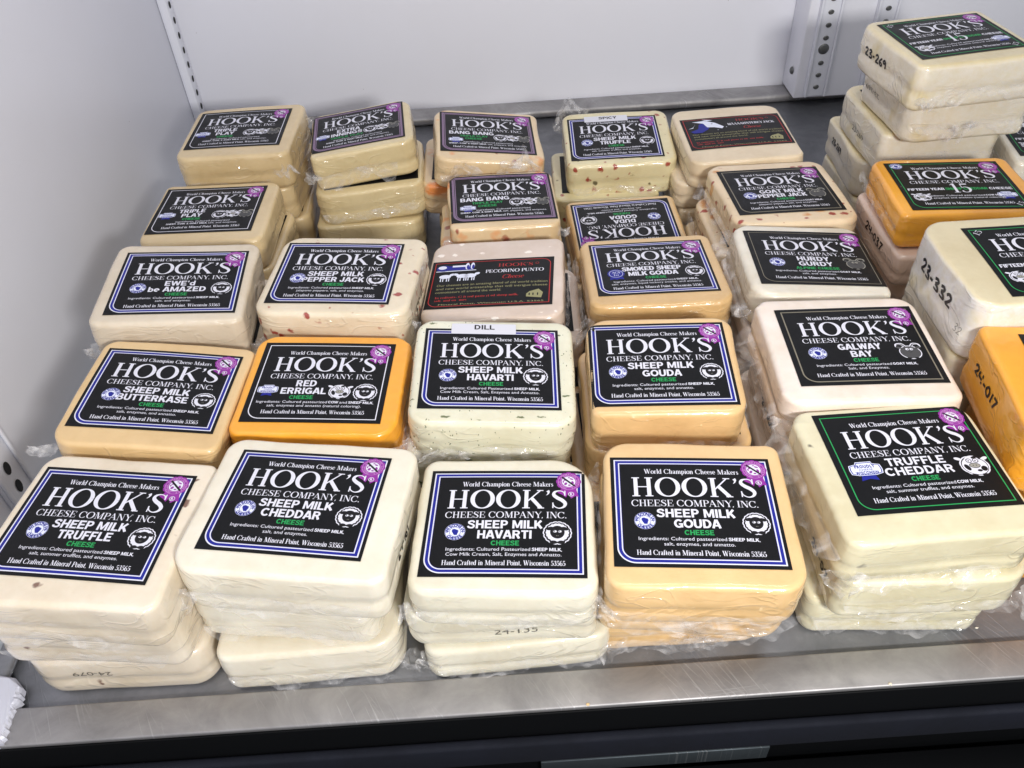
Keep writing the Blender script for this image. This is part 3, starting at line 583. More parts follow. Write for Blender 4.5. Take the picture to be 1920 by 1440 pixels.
def make_print(key):
    D = LAB[key]; P = Print()
    W2, H2 = 42.5, (27.2 if 'old' in D else 35.7)
    if 'old' in D:
        P.border('redink', -40.4, -24.9, 40.4, 25.2, .55, 6, .02, ('BL', 'TR'))
        P.serif('lettering', 'redink', "HOOK'S", 4, 28, 17.4, 3.7, bold=1.1)
        P.ring('lettering', 'redink', 31, 20, 1.2, 1.2, .25, .03, 16)
        P.serif('lettering', 'white', D['old'], -4.3, 35.6, 10.6, 3.6, bold=1.2)
        P.serif('lettering', 'redink', 'Cheese', 8, 22.5, 3.4, 4.4, slant=.3, bold=.9)
        for i, (l, x1) in enumerate((('Our cheeses are an amazing blend of old world tradition', 38.6), ('and new world artisanship that will intrigue cheese', 38.6), ('connoisseurs all around the world.', 8))):
            P.sans('lettering', 'olive', l, -36.5, x1, -2.6 - 3.9 * i, 2.3, .0)
        mk = 'sheep' if key == 'pec' else 'goat'
        P.serif('lettering', 'redink', 'Ingredients- Cultured pasteurized %s milk,' % mk, -36.2, 19.8, -16.2, 2.0, bold=1.5)
        P.serif('lettering', 'redink', 'salt, and enzymes', -36.2, -14.5, -19.4, 2.0, bold=1.5)
        P.sans('lettering', 'olive', 'Mineral Point, Wisconsin U.S.A. 53565', -33, 36.6, -23.6, 1.5)
        P.poly('cheese_picture', 'olive', [(25, -18), (35, -19.5), (36, -14), (33, -10), (27, -12.5), (25, -15)], .03)
        for x in (27, 29.5, 32.5): P.ell('cheese_picture', 'black', x, -15.5, .5, 1.6, .045, 8)
        if key == 'pec':
            P.rect('farm_picture', 'pale', -39, 14.6, -11, 15.4, .03)
            P.ell('farm_picture', 'blue', -34, 18.5, 5, 3.6, .03); P.ell('farm_picture', 'pale', -35, 19.5, 3, 2, .045)
            P.rect('farm_picture', 'blue', -30, 15.6, -13, 21, .035); P.rect('farm_picture', 'pale', -28, 19.5, -18, 21.5, .045)
            for x in (-17.5, -13.8): P.ell('farm_picture', 'pale', x, 20, 1.4, 4, .05); P.ell('farm_picture', 'blue', x + .4, 19, .9, 2.6, .06)
            for x, sg in ((-32, 1), (-20, -1), (-14.5, 1)):
                e = 'grazing_sheep_picture'; P.ell(e, 'pale', x, 8.6, 4.2, 2.3, .03, 16); P.ell(e, 'pale', x + sg * 4.6, 10.6, 2., 1.3, .04, 12, rot=sg * 20)
                for q in (-2.8, -1.2, 1.4, 2.9): P.rect(e, 'pale', x + q - .35, 3, x + q + .35, 7.6, .045)
        else:
            e = 'goat_head_picture'
            P.poly(e, 'blue', [(-37, 4), (-30, 8), (-28, 16), (-22, 19), (-18, 14), (-22, 6), (-28, 1), (-35, 1)], .03)
            P.poly(e, 'pale', [(-33, 21), (-22, 22), (-14, 17), (-8, 9), (-10, 6), (-16, 9), (-22, 10), (-24, 17)], .045)
            P.poly(e, 'pale', [(-24, 24.5), (-15, 22), (-20, 21)], .055); P.poly(e, 'pale', [(-38, 9), (-33, 12), (-31, 17), (-34, 10)], .05)
            P.ell(e, 'black', -17, 15.5, .9, .5, .06)
            for a, b in ((-14, 4), (-3, 12), (-6, 8), (0, 14)): P.ell(e, 'pale', a, b, .5, .4, .03, 8)
        return P, W2, H2
    b = D['b']
    if b in ('blue', 'mauve'):
        ink, mid = ('white', 'blue') if b == 'blue' else ('mauve', 'paper')
        P.border(mid if b == 'blue' else 'black', -40.4, -33.4, 40.5, 33.5, 2.9, 9, .012)
        P.border(ink, -40.6, -33.6, 40.7, 33.7, .7, 9.2, .025)
        P.border(ink, -38.3, -31.3, 38.4, 31.4, .6, 6.9, .025)
        if b == 'mauve': P.border('mauve', -39.7, -32.7, 39.8, 32.8, .8, 8.3, .02)
    else:
        ink, wd = {'green': ('green', .6), 'white': ('white', .6), 'tan': ('tan', .8), 'tanthin': ('tan', .45)}[b]
        P.border(ink, -39.2, -32.9, 39.4, 33., wd, 8, .02)
    rosette(P)
    P.serif('lettering', 'white', 'World Champion Cheese Makers', -24.8, 25.1, 23.9, 3.3, bold=1.02)
    P.serif('lettering', 'white', "HOOK'S", -32.2, 32.3, 8.1, 12.9, z=.26, bold=1.08)
    P.serif('lettering', 'white', 'CHEESE COMPANY, INC.', -32.2, 32.4, 1.7, 4.2, bold=1.0)
    P.serif('lettering', 'white', HC, -31.2, 31.5, -28.6, 3.0, bold=1.0)
    if 'year' in D:
        P.serif('lettering', 'white', '15', -6, 8, -12.5, 13, z=.12)
        P.bold('lettering', 'green', 'SHARP CHEDDAR', -10, 20, -8.5, 3.3)
        P.bold('lettering', 'white', 'FIFTEEN YEAR', -37, -11, -8.5, 3.3)
        P.bold('lettering', 'white', 'CHEESE', 21.5, 38, -8.5, 3.3)
        ingredients(P, ['Ingredients: Cultured pasteurized |COW MILK,', 'salt, enzymes and annatto (natural coloring).'], -17.5)
        cow(P, -30, -17.5, 6.5); plaque(P, 31, -16, .8)
        if key in ('or15', 'orlow'): seal(P, -34.5, 30, 4.6)
        else: P.serif('lettering', 'white', '15', -37.5, -31.5, 27.5, 4, z=.06, xf=lambda v: (v - (-34.5, 29.5)) @ np.array([[.7, .7], [-.7, .7]]) + (-34.5, 29.5))
        P.serif('lettering', 'white', '15', 32, 38, -31, 4, z=.06, xf=lambda v: (v - (35, -29)) @ np.array([[.7, .7], [-.7, .7]]) + (35, -29))
        return P, W2, H2
    for i, (s_, x0, x1) in enumerate(D['t']):
        P.bold('lettering', 'white', s_, x0, x1, -5.4 - 6.6 * i, 5.4)
    cx = D.get('cx', .7)
    if key in ('bb1', 'bb2'):
        P.bold('lettering', 'green', 'TRIPLE PLAY', -25, 0, -10, 3); P.bold('lettering', 'green', 'CHEESE', -20, -5, -14.4, 3)
    elif 'ch' in D:
        P.bold('lettering', 'green', D['ch'], cx - 15, cx + 15, -16.4, 3.0)
    else:
        P.bold('lettering', 'green', 'CHEESE', cx - 7.3, cx + 7.3, -16.4, 3.1)
    ingredients(P, D['ing'])
    if D.get('seal'): seal(P)
    if D.get('plq'): plaque(P, *D['plq'])
    if D.get('medal'): medal(P, -27, -8)
    an = D['an']
    if an == 's': sheep(P, *((27.5, -8, 7.6) if key in ('hav', 'dill') else (29.6, -8.6, 7.)))
    elif an == 'c': cow(P, 29.5, -8, 8.2)
    elif an == 'g': goat(P, 28.5, -8, 7.8, key != 'galw')
    elif an == 'cs': cow(P, 13.6, -9.2, 7.2); sheep(P, 29.4, -9.8, 7.5)
    else: sheep(P, 11.5, -9.5, 6.2); cow(P, 22.4, -8.5, 6.2); goat(P, 32.6, -9.5, 6.2, True)
    if 'sticker' in D:
        y0, y1 = (30.5, 40.5) if D['sticker'] == 'DILL' else (27.5, 38)
        a = [(-26, y0), (15.5, y0), (15.5, y1), (-26, y1)]
        r = .9; pts = []
        for (x, y), (sx, sy), a0 in zip(a, ((1, 1), (-1, 1), (-1, -1), (1, -1)), (180, 270, 0, 90)):
            for i in range(5): q = math.radians(a0 + 22.5 * i); pts.append((x + sx * r + r * math.cos(q), y + sy * r + r * math.sin(q)))
        P.poly('white_sticker', 'sticker', pts, .18)
        P.bold('white_sticker', 'black', D['sticker'], -11 if D['sticker'] == 'DILL' else -12, 2 if D['sticker'] == 'DILL' else 5, y0 + 4.4, 4.4, .26)
    return P, W2, H2


# ---------------------------------------------------------------- cheese bodies (local frame: origin under the label centre, on the base; metres)
def wob(P, seed, freq, n=7):
    r = np.random.RandomState(seed); v = np.zeros(len(P))
    for i in range(n):
        d = r.normal(size=3); d *= freq * (.5 + 1.2 * r.rand()) / np.linalg.norm(d)
        v += np.sin(P @ d + r.rand() * 6.28)
    return v / n


def body_mesh(name, xl, xr, yb, yf, T, seed, rough=1., crease=1., ribs=''):
    a, b = (xr - xl) / 2, (yb - yf) / 2; cx, cy = (xr + xl) / 2, (yb + yf) / 2
    r = np.random.RandomState(seed)
    rc = [.0065 + .0095 * r.rand() for _ in range(4)]
    if seed == 3: rc[1] = .024
    rt, rb = .0026 + .0014 * r.rand(), .0045
    prof = []                                # (inset, z)
    for q in (1., .8, .6, .35, .15): prof.append((rb + (b - rb) * q * .97, 0))
    for i in range(6): an = math.pi / 2 * i / 5; prof.append((rb - rb * math.sin(an), rb - rb * math.cos(an)))
    zs = np.linspace(rb, T - rt, 10)[1:-1]
    for z in zs:
        u = (z - rb) / (T - rt - rb); prof.append((-.0004 * math.sin(math.pi * u), z))
    for i in range(7): an = math.pi / 2 * i / 6; prof.append((rt - rt * math.cos(an), T - rt + rt * math.sin(an)))
    for q in (.05, .12, .25, .45, .65, .85, .97): prof.append((rt + (b - rt) * q, T))
    ks = []
    for (sx, sy), a0 in zip(((1, -1), (1, 1), (-1, 1), (-1, -1)), (270, 0, 90, 180)):
        ks.append((sx, sy, a0))
    def outline(d):
        pts = []; A, B = a - d, b - d
        C = []
        for j, (sx, sy, a0) in enumerate(ks):
            rr = max(rc[j] - max(d, 0), .0015) if d < b * .6 else .0008
            rr = min(rr, max(B, .0004) * .9)
            arcp = [(sx * (A - rr) + rr * math.cos(math.radians(a0 + 90 * i / 9)), sy * (B - rr) + rr * math.sin(math.radians(a0 + 90 * i / 9))) for i in range(10)]
            C.append(arcp)
        for j in range(4):
            pts += C[j]; p, q = C[j][-1], C[(j + 1) % 4][0]
            k = 20 if j in (0, 2) else 22
            pts += [(p[0] + (q[0] - p[0]) * i / (k + 1), p[1] + (q[1] - p[1]) * i / (k + 1)) for i in range(1, k + 1)]
        return pts
    V = []
    for d, z in prof:
        V += [(x, y, z) for x, y in outline(d)]
    n = len(outline(0)); V = np.array(V)
    F = [(j * n + i, j * n + (i + 1) % n, (j + 1) * n + (i + 1) % n, (j + 1) * n + i) for j in range(len(prof) - 1) for i in range(n)]
    F.append(tuple(range(n))[::-1]); k0 = (len(prof) - 1) * n; F.append(tuple(range(k0, k0 + n)))
    # shape: side crease, hand-cut irregularity
    x, y, z = V.T.copy()
    rad = np.stack([x / a, y / b], 1); e = np.clip(np.abs(rad).max(1), 0, 1)
    sidew = np.clip((e - .8) / .2, 0, 1)
    nx = np.sign(x) * (np.abs(x / a) > np.abs(y / b) - .1); ny = np.sign(y) * (np.abs(y / b) > np.abs(x / a) - .1)
    zc = T * (.42 + .10 * wob(V, seed + 5, 45))
    dep = crease * .0017 * np.exp(-((z - zc) / .0022) ** 2) * (.4 + .6 * np.clip(wob(V, seed + 6, 60) * 2 + .5, 0, 1))
    dd = (-dep + .0011 * rough * wob(V, seed, 60) + .0006 * rough * wob(V, seed + 1, 190)) * sidew
    x += nx * dd + .0021 * rough * wob(V, seed + 2, 26) * e; y += ny * dd + .0021 * rough * wob(V, seed + 3, 26) * e
    for sd in ribs:
        ax, crd, sg, hd = {'L': (x, y, -1, a), 'R': (x, y, 1, a), 'F': (y, x, -1, b)}[sd]
        near = np.clip((ax * sg - hd + .011) / .008, 0, 1) * np.clip((z / T - .45) / .3, 0, 1)
        w_ = .0007 * near * np.abs(np.sin(crd * 420 + 3 * wob(V, seed + 8, 60))) ** .6
        ax -= sg * w_; z -= w_ * .7
    up = np.clip((z - T * .6) / (T * .4), 0, 1)
    crown = .0007 * (1 - (x / a) ** 2) * (1 - (y / b) ** 2)
    z += up * (crown + .0005 * rough * wob(V, seed + 4, 45) * (1 + sidew)) * 1.0
    V = np.stack([x + cx, y + cy, z], 1)
    m = bpy.data.meshes.new(name); m.from_pydata(V.tolist(), [], F); m.polygons.foreach_set('use_smooth', [True] * len(F)); m.update()
    return m, V, F


def project(bvh, P2, ztop):
    out = np.empty((len(P2), 3))
    for i, (px, py) in enumerate(P2):
        hit = bvh.ray_cast(Vector((px, py, ztop + .02)), Vector((0, 0, -1)), .06)
        out[i] = (px, py, hit[0].z if hit[0] else ztop - .004)
    return out


def mesh_obj(name, V, F, mats, fm, parent, smooth=False):
    m = bpy.data.meshes.new(name); m.from_pydata([tuple(v) for v in V], [], F)
    for q in mats: m.materials.append(q)
    m.polygons.foreach_set('material_index', fm)
    if smooth: m.polygons.foreach_set('use_smooth', [True] * len(F))
    m.update(); o = bpy.data.objects.new(name, m); COL.objects.link(o)
    if parent: o.parent = parent
    return o


def label_on(root, bvh, T, key, rot=0., shift=(0, 0), full=True):
    P, W2, H2 = make_print(key) if full else (None, 42.5, 35.7)
    c, s_ = math.cos(math.radians(rot)), math.sin(math.radians(rot))
    ks = 1.07 if full and 'old' in LAB[key] else 1.
    def place(v): v = np.asarray(v, float) / 1000 * ks; return np.stack([v[:, 0] * c - v[:, 1] * s_ + shift[0] / 1000, v[:, 0] * s_ + v[:, 1] * c + shift[1] / 1000], 1)
    nx, ny = (44, 38) if full else (14, 12)
    g = np.array([(x, y) for y in np.linspace(-H2, H2, ny + 1) for x in np.linspace(-W2, W2, nx + 1)])
    Q = project(bvh, place(g), T); Q[:, 2] += .00028
    F = [(j * (nx + 1) + i, j * (nx + 1) + i + 1, (j + 1) * (nx + 1) + i + 1, (j + 1) * (nx + 1) + i) for j in range(ny) for i in range(nx)]
    lab = mesh_obj('paper_label', Q, F, [INK['paper']], [0] * len(F), root, True)
    if not full: return lab
    # the print follows the paper's own grid (bilinear), so nothing sinks into it
    Zg = Q[:, 2].reshape(ny + 1, nx + 1)
    def hgt(v):
        u = np.clip((v[:, 0] + W2) / (2 * W2) * nx, 0, nx - 1e-6); w_ = np.clip((v[:, 1] + H2) / (2 * H2) * ny, 0, ny - 1e-6)
        i, j = u.astype(int), w_.astype(int); fu, fw = u - i, w_ - j
        return Zg[j, i] * (1 - fu) * (1 - fw) + Zg[j, i + 1] * fu * (1 - fw) + Zg[j + 1, i] * (1 - fu) * fw + Zg[j + 1, i + 1] * fu * fw
    for part, items in P.d.items():
        V, F2, fm, mats = [], [], [], []
        o = 0
        plane = None
        if part not in ('lettering', 'border_line'):
            allv = np.concatenate([i[1] for i in items]); A_ = np.column_stack([allv, np.ones(len(allv))]); hz = hgt(allv)
            if part == 'white_sticker':
                q = project(bvh, place(allv), T)[:, 2] + .0003; hz = np.maximum(hz, q)
            pc = np.linalg.lstsq(A_, hz, rcond=None)[0]; res = (hz - A_ @ pc).max()
            plane = lambda v: np.column_stack([v, np.ones(len(v))]) @ pc + res
        for ink, v, f, z in items:
            if INK[ink] not in mats: mats.append(INK[ink])
            q = np.column_stack([place(v), (plane(v) if plane else hgt(v)) + .00006 + z / 1000])
            V.append(q); F2 += [tuple(i + o for i in r) for r in f]; fm += [mats.index(INK[ink])] * len(f); o += len(v)
        mesh_obj(part, np.concatenate(V), F2, mats, fm, lab)
    return lab


def date_mark(root, bvh, T, box, side, text, u=0., v=.5, hgt=5., style='hand', flip=False, wd=None):
    """writing on a flank: u along the side in mm, v share of the thickness"""
    P = Print(); n = len(text); W_ = wd or hgt * .62 * n
    if style == 'hand': P.serif('d', 'marker', text, -W_ / 2, W_ / 2, -hgt / 2, hgt, font=HAND, bold=2.8)
    elif style == 'pen': P.serif('d', 'stamp', text, -W_ / 2, W_ / 2, -hgt / 2, hgt, font=HAND, bold=.7)
    else: P.sans('d', 'stamp', text, -W_ / 2, W_ / 2, -hgt / 2, hgt, -.008)
    V, F, o = [], [], 0
    for ink, q, f, z in P.d['d']:
        q = np.array(q)
        if flip: q = -q
        for x, y in q:
            if side == 'F': org = Vector(((u + x) / 1000, box[3] - .03, T * v + y / 1000)); d = Vector((0, 1, 0))
            elif side == 'L': org = Vector((box[0] - .03, (u - x) / 1000, T * v + y / 1000)); d = Vector((1, 0, 0))
            else: org = Vector((box[1] + .03, (u + x) / 1000, T * v + y / 1000)); d = Vector((-1, 0, 0))
            h_ = bvh.ray_cast(org, d, .08)
            p = (h_[0] - d * (.00022 + z / 4000)) if h_[0] else org + d * .03
            V.append(tuple(p))
        F += [tuple(i + o for i in r) for r in f]; o += len(q)
    ink = INK['marker'] if style == 'hand' else INK['stamp']
    return mesh_obj('date_mark', V, F, [ink], [0] * len(F), root)


def seam(root, box, T, side, seed, wd=.010, out=.0012, z=.55, a0=-.9, a1=.9, droop=1.):
    """flattened, crinkled seal of the shrink film along one flank"""
    r = np.random.RandomState(seed); nu, nv = 90, 12
    xl, xr, yb, yf = box; a, b = (xr - xl) / 2, (yb - yf) / 2; cx, cy = (xr + xl) / 2, (yb + yf) / 2
    V = []
    ph = r.rand(12) * 6.28
    for j in range(nv + 1):
        v = j / nv
        for i in range(nu + 1):
            u = i / nu; s_ = a0 + (a1 - a0) * u
            wv = math.sin(9 * u + ph[0]) * .5 + math.sin(23 * u + ph[1]) * .3 + math.sin(51 * u + ph[2]) * .25
            edge = 1 + .30 * math.sin(9 * u + ph[3]) + .18 * math.sin(23 * u + ph[4]) + .06 * math.sin(61 * u + ph[5])
            edge *= min(1, 14 * u, 14 * (1 - u)) ** .5 if 0 < u < 1 else 0.05
            off = .0005 + v * wd * (1 - droop) * edge + out * v * (1.2 + 1.1 * wv) + .0009 * abs(math.sin(26 * u + 5 * v + ph[6]) * math.sin(4 * v + 11 * u + ph[7])) + .00012 * math.sin(70 * u + 9 * v + ph[8]) * v
            zz = T * z + .0016 * math.sin(6 * u + ph[9]) - v * wd * droop * edge - (1 - droop) * .2 * wd * v * v + .0008 * (1 - droop) * math.sin(45 * u + ph[10]) * v * 2
            zz = max(zz, .0012)
            if side == 'F': p = (cx + s_ * a, yf - off - .0012, zz)
            elif side == 'B': p = (cx + s_ * a, yb + off + .0012, zz)
            elif side == 'L': p = (xl - off - .0012, cy + s_ * b, zz)
            else: p = (xr + off + .0012, cy + s_ * b, zz)
            V.append(p)
    F = [(j * (nu + 1) + i, j * (nu + 1) + i + 1, (j + 1) * (nu + 1) + i + 1, (j + 1) * (nu + 1) + i) for j in range(nv) for i in range(nu)]
    return mesh_obj('film_seam', V, F, [FILM2], [0] * len(F), root, True)


def tuft(root, pos, direc, up, ln_, wd, seed):
    """crumpled loose end of film at a corner; pos, direc in the local frame (mm)"""
    r = np.random.RandomState(seed); D = Vector(direc).normalized(); U = Vector(up).normalized(); S = D.cross(U).normalized(); U = S.cross(D)
    nu, nv = 22, 22; V = []; ph = r.rand(10) * 6.28
    for j in range(nv + 1):
        v = j / nv
        for i in range(nu + 1):
            u = i / nu * 2 - 1
            wdt = wd * (.55 + .45 * math.sin(2.6 * v + .5)) * (1 - .55 * v ** 3)
            l = ln_ * v * (1 - .22 * u * u + .12 * math.sin(5 * u + ph[0]) + .06 * math.sin(17 * u + ph[1]))
            k = wd * (.18 * math.sin(4.5 * u + 3 * v + ph[2]) + .12 * math.sin(8 * u - 5 * v + ph[3]) + .03 * math.sin(17 * u + 9 * v + ph[4])) * (.3 + v) + ln_ * .25 * v * v * math.sin(ph[5])
            p = Vector(pos) + D * l + S * (u * wdt / 2 + .05 * wd * math.sin(14 * v + ph[6])) + U * k
            V.append(tuple(c / 1000 for c in p))
    F = [(j * (nu + 1) + i, j * (nu + 1) + i + 1, (j + 1) * (nu + 1) + i + 1, (j + 1) * (nu + 1) + i) for j in range(nv) for i in range(nu)]
    return mesh_obj('film_tuft', V, F, [FILM], [0] * len(F), root, True)


# ---------------------------------------------------------------- the enclosing case
def box_mesh(name, x0, x1, y0, y1, z0, z1, mat, parent=None, bev=.0012, seg=2):
    import bmesh
    bm = bmesh.new(); bmesh.ops.create_cube(bm, size=1)
    for v in bm.verts: v.co = Vector(((x0 + x1) / 2 + v.co.x * (x1 - x0), (y0 + y1) / 2 + v.co.y * (y1 - y0), (z0 + z1) / 2 + v.co.z * (z1 - z0)))
    if bev: bmesh.ops.bevel(bm, geom=bm.edges[:], offset=bev, segments=seg, affect='EDGES', profile=.5)
    m = bpy.data.meshes.new(name); bm.to_mesh(m); bm.free(); m.materials.append(mat)
    m.polygons.foreach_set('use_smooth', [bool(bev)] * len(m.polygons))
    o = bpy.data.objects.new(name, m); COL.objects.link(o)
    if parent: o.parent = parent
    return o


def tag(o, label=None, cat=None, group=None, kind=None):
    if label: o['label'] = label
    if cat: o['category'] = cat
    if group: o['group'] = group
    if kind: o['kind'] = kind
    return o


def empty(name, loc=(0, 0, 0)):
    o = bpy.data.objects.new(name, None); o.empty_display_size = .02; COL.objects.link(o); o.location = loc; return o


def paint_mat(name, col, dirt=.03):
    m, t, p = newmat(name); L = t.links
    tc = t.nodes.new('ShaderNodeTexCoord')
    n = N(t, 'ShaderNodeTexNoise', Scale=5., Detail=5., Roughness=.6); L.new(tc.outputs['Object'], n.inputs['Vector'])
    n2 = N(t, 'ShaderNodeTexNoise', Scale=900., Detail=2.); L.new(tc.outputs['Object'], n2.inputs['Vector'])
    n3 = N(t, 'ShaderNodeTexVoronoi', Scale=38.); L.new(tc.outputs['Object'], n3.inputs['Vector'])
    base = lin(col); dk = tuple(c * k for c, k in zip(base[:3], (.88, .86, .82))) + (1,)
    c = mixc(t, ramp(t, n.outputs[0], .4, .75, 0, dirt * 4), base, dk)
    c = mixc(t, ramp(t, n3.outputs['Distance'], .012, .03, .45, 0), c, lin((120, 108, 100)))
    L.new(c, p.inputs['Base Color']); p.inputs['Roughness'].default_value = .36
    b = N(t, 'ShaderNodeBump'); b.inputs['Strength'].default_value = .18; b.inputs['Distance'].default_value = .0006
    L.new(mathn(t, 'ADD', mathn(t, 'MULTIPLY', n2.outputs[0], .5), mathn(t, 'MULTIPLY', n.outputs[0], 4.)), b.inputs['Height']); L.new(b.outputs[0], p.inputs['Normal'])
    return m


def steel_mat(name, col, rough=.34, scratch=1.):
    m, t, p = newmat(name); L = t.links
    tc = t.nodes.new('ShaderNodeTexCoord')
    def streak(sc, ang, lo, hi, seed):
        mp = N(t, 'ShaderNodeMapping'); mp.vector_type = 'TEXTURE'; L.new(tc.outputs['Object'], mp.inputs[0]); mp.inputs['Rotation'].default_value = (0, 0, math.radians(ang)); mp.inputs['Scale'].default_value = (1 / 22, 1 / (1500 * sc), 1)
        mp.inputs['Location'].default_value = (seed, seed * 2, 0)
        n = N(t, 'ShaderNodeTexNoise', Scale=1., Detail=2.); L.new(mp.outputs[0], n.inputs['Vector']); return ramp(t, n.outputs[0], lo, hi)
    n = N(t, 'ShaderNodeTexNoise', Scale=26., Detail=6., Roughness=.65, Distortion=.6); L.new(tc.outputs['Object'], n.inputs['Vector'])
    s1 = streak(.55, -62, .62, .68, 1.); s2 = streak(.5, -52, .63, .70, 5.); s3 = streak(1., 4, .64, .72, 9.)
    msk = N(t, 'ShaderNodeTexNoise', Scale=14., Detail=1.); L.new(tc.outputs['Object'], msk.inputs['Vector'])
    sc = mathn(t, 'MULTIPLY', mathn(t, 'MAXIMUM', mathn(t, 'MAXIMUM', s1, s2), mathn(t, 'MULTIPLY', s3, .3)), ramp(t, msk.outputs[0], .47, .66))
    base = lin(col); dk = tuple(c * .62 for c in base[:3]) + (1,)
    c = mixc(t, ramp(t, n.outputs[0], .3, .7), dk, base)
    c = mixc(t, mathn(t, 'MULTIPLY', sc, .6 * scratch), c, lin((225, 225, 228)))
    L.new(c, p.inputs['Base Color']); p.inputs['Metallic'].default_value = .75
    L.new(ramp(t, n.outputs[0], .3, .7, rough + .12, rough), p.inputs['Roughness'])
    b = N(t, 'ShaderNodeBump'); b.inputs['Strength'].default_value = .3; b.inputs['Distance'].default_value = .0005
    L.new(mathn(t, 'ADD', n.outputs[0], sc), b.inputs['Height']); L.new(b.outputs[0], p.inputs['Normal'])
    return m


WALL = paint_mat('white_enamel', (240, 241, 250), .05); POST = paint_mat('white_post_enamel', (236, 238, 248), .05)
STEEL = steel_mat('scratched_steel', (178, 176, 177), .46, .6); FLOORM = steel_mat('grey_shelf_steel', (146, 148, 154), .38, .2)
DARK = flat('dark_hole', (22, 22, 24), .7); RUBBER = steel_mat('worn_navy_rubber', (20, 23, 34), .78, 0.)
RUBBER.node_tree.nodes['Principled BSDF'].inputs['Metallic'].default_value = 0; RUBBER.node_tree.nodes['Principled BSDF'].inputs['Specular IOR Level'].default_value = .25
BLACKP = flat('black_plastic', (4, 5, 7), .6, spec=.15)
SCREW = steel_mat('screw_steel', (120, 122, 122), .4, .3)
GALV = steel_mat('galvanised_strip', (82, 90, 96), .5, .2)
FOAM = paint_mat('torn_white_foam', (206, 208, 222), .3)

tag(box_mesh('back_wall', -.40, .72, .949, .96, -.03, 1.3, WALL), kind='structure')
tag(box_mesh('left_wall', -.36, -.3425, -.2, .949, -.03, 1.3, WALL), kind='structure')
tray = empty('display_tray'); tag(tray, 'steel display tray that all the cheese stacks stand on', 'tray')
box_mesh('tray_floor', -.305, .74, .226, .940, -.006, 0, FLOORM, tray, .0008)
lipz = .0055
box_mesh('front_lip', -.287, .74, .2088, .2305, .0018, lipz, STEEL, tray, .0012, 3)
box_mesh('back_rim', -.3325, .74, .918, .948, .0003, .010, STEEL, tray, .004, 4)
box_mesh('side_rim', -.3100, -.2975, .2320, .917, .0003, .006, FLOORM, tray, .003, 3)

b1 = empty('front_bumper'); tag(b1, 'black front face and worn navy rubber rail below the steel lip', 'bumper rail')
box_mesh('black_face', -.45, .9, .2082, .2250, -.32, .0015, BLACKP, b1, .0006)
box_mesh('rubber_rail', -.45, .9, .2020, .2080, -.0450, -.0215, RUBBER, b1, .0022, 3)
g1 = tag(box_mesh('metal_strip', .003, .1360, .2040, .2078, -.0650, -.0505, GALV, None, .0006), 'short grey scratched metal strip under the navy rubber rail', 'metal strip')
tag(box_mesh('lower_case_front', -.6, 1., .10, .2035, -.30, -.0680, BLACKP, None, .0004), 'dark case front below the black bumper at the bottom edge', 'case front')


def slotted_strip(name, label, x0, x1, y, z0, z1, pitch, hz, face, hw=.0028, hh=.0048):
    """upright shelf standard; face 'F' looks at the camera, 'X' looks along +x"""
    r = empty(name); tag(r, label, 'shelf standard', 'white slotted shelf standards')
    if face == 'F':
        box_mesh('strip_body', x0, x1, y, y + .004, z0, z1, POST, r, .001)
        box_mesh('side_flange', x0, x0 + .0028, y - .0026, y - .0002, z0, z1, POST, r, .0009); box_mesh('side_flange', x1 - .0028, x1, y - .0026, y - .0002, z0, z1, POST, r, .0009)
        z = hz
        while z < z1 - .01:
            n = 14; cxx = (x0 + x1) / 2
            V = [(cxx + hw * math.cos(2 * math.pi * i / n), y - .0004, z + hh * math.sin(2 * math.pi * i / n)) for i in range(n)] + [(cxx + hw * .7 * math.cos(2 * math.pi * i / n), y - .0012, z + hh * .7 * math.sin(2 * math.pi * i / n)) for i in range(n)]
            F = [(i, (i + 1) % n, n + (i + 1) % n, n + i) for i in range(n)] + [tuple(range(n, 2 * n))]
            mesh_obj('slot', V, F, [SCREW if hh < .004 else DARK], [0] * len(F), r); z += pitch
    else:
        box_mesh('strip_body', x0, x1, y, .9485, z0, z1, POST, r, .0008)
        z = hz
        while z < z1 - .01:
            n = 14; cy = (y + .9485) / 2
            V = [(x1 + .0004, cy + hw * math.cos(2 * math.pi * i / n), z + hh * math.sin(2 * math.pi * i / n)) for i in range(n)]
            mesh_obj('slot', V, [tuple(range(n))], [DARK], [0], r); z += pitch
    return r


slotted_strip('shelf_standard', 'white slotted strip in the back left corner of the case', -.3423, -.333, .9305, .012, .55, .0160, .0335, 'X', .0032, .0036)
fl = slotted_strip('shelf_standard', 'white slotted strip on the left wall beside the front truffle stack', 0, 0, 0, 0, 0, 1, 1, 'F')
bpy.data.objects.remove([c for c in fl.children][0]);
for c in list(fl.children): bpy.data.objects.remove(c)
box_mesh('strip_body', -.3423, -.3385, .372, .400, .002, .60, POST, fl, .001)
box_mesh('side_flange', -.3383, -.3360, .372, .375, .002, .60, POST, fl, .0008); box_mesh('side_flange', -.3383, -.3360, .397, .400, .002, .60, POST, fl, .0008)
for k in range(-1, 28):
    z = .0167 + .0177 * k
    if z > .01: mesh_obj('slot', [(-.3381, .386 + .0034 * math.cos(a * .45), z + .0055 * math.sin(a * .45)) for a in range(14)], [tuple(range(14))], [DARK], [0], fl)

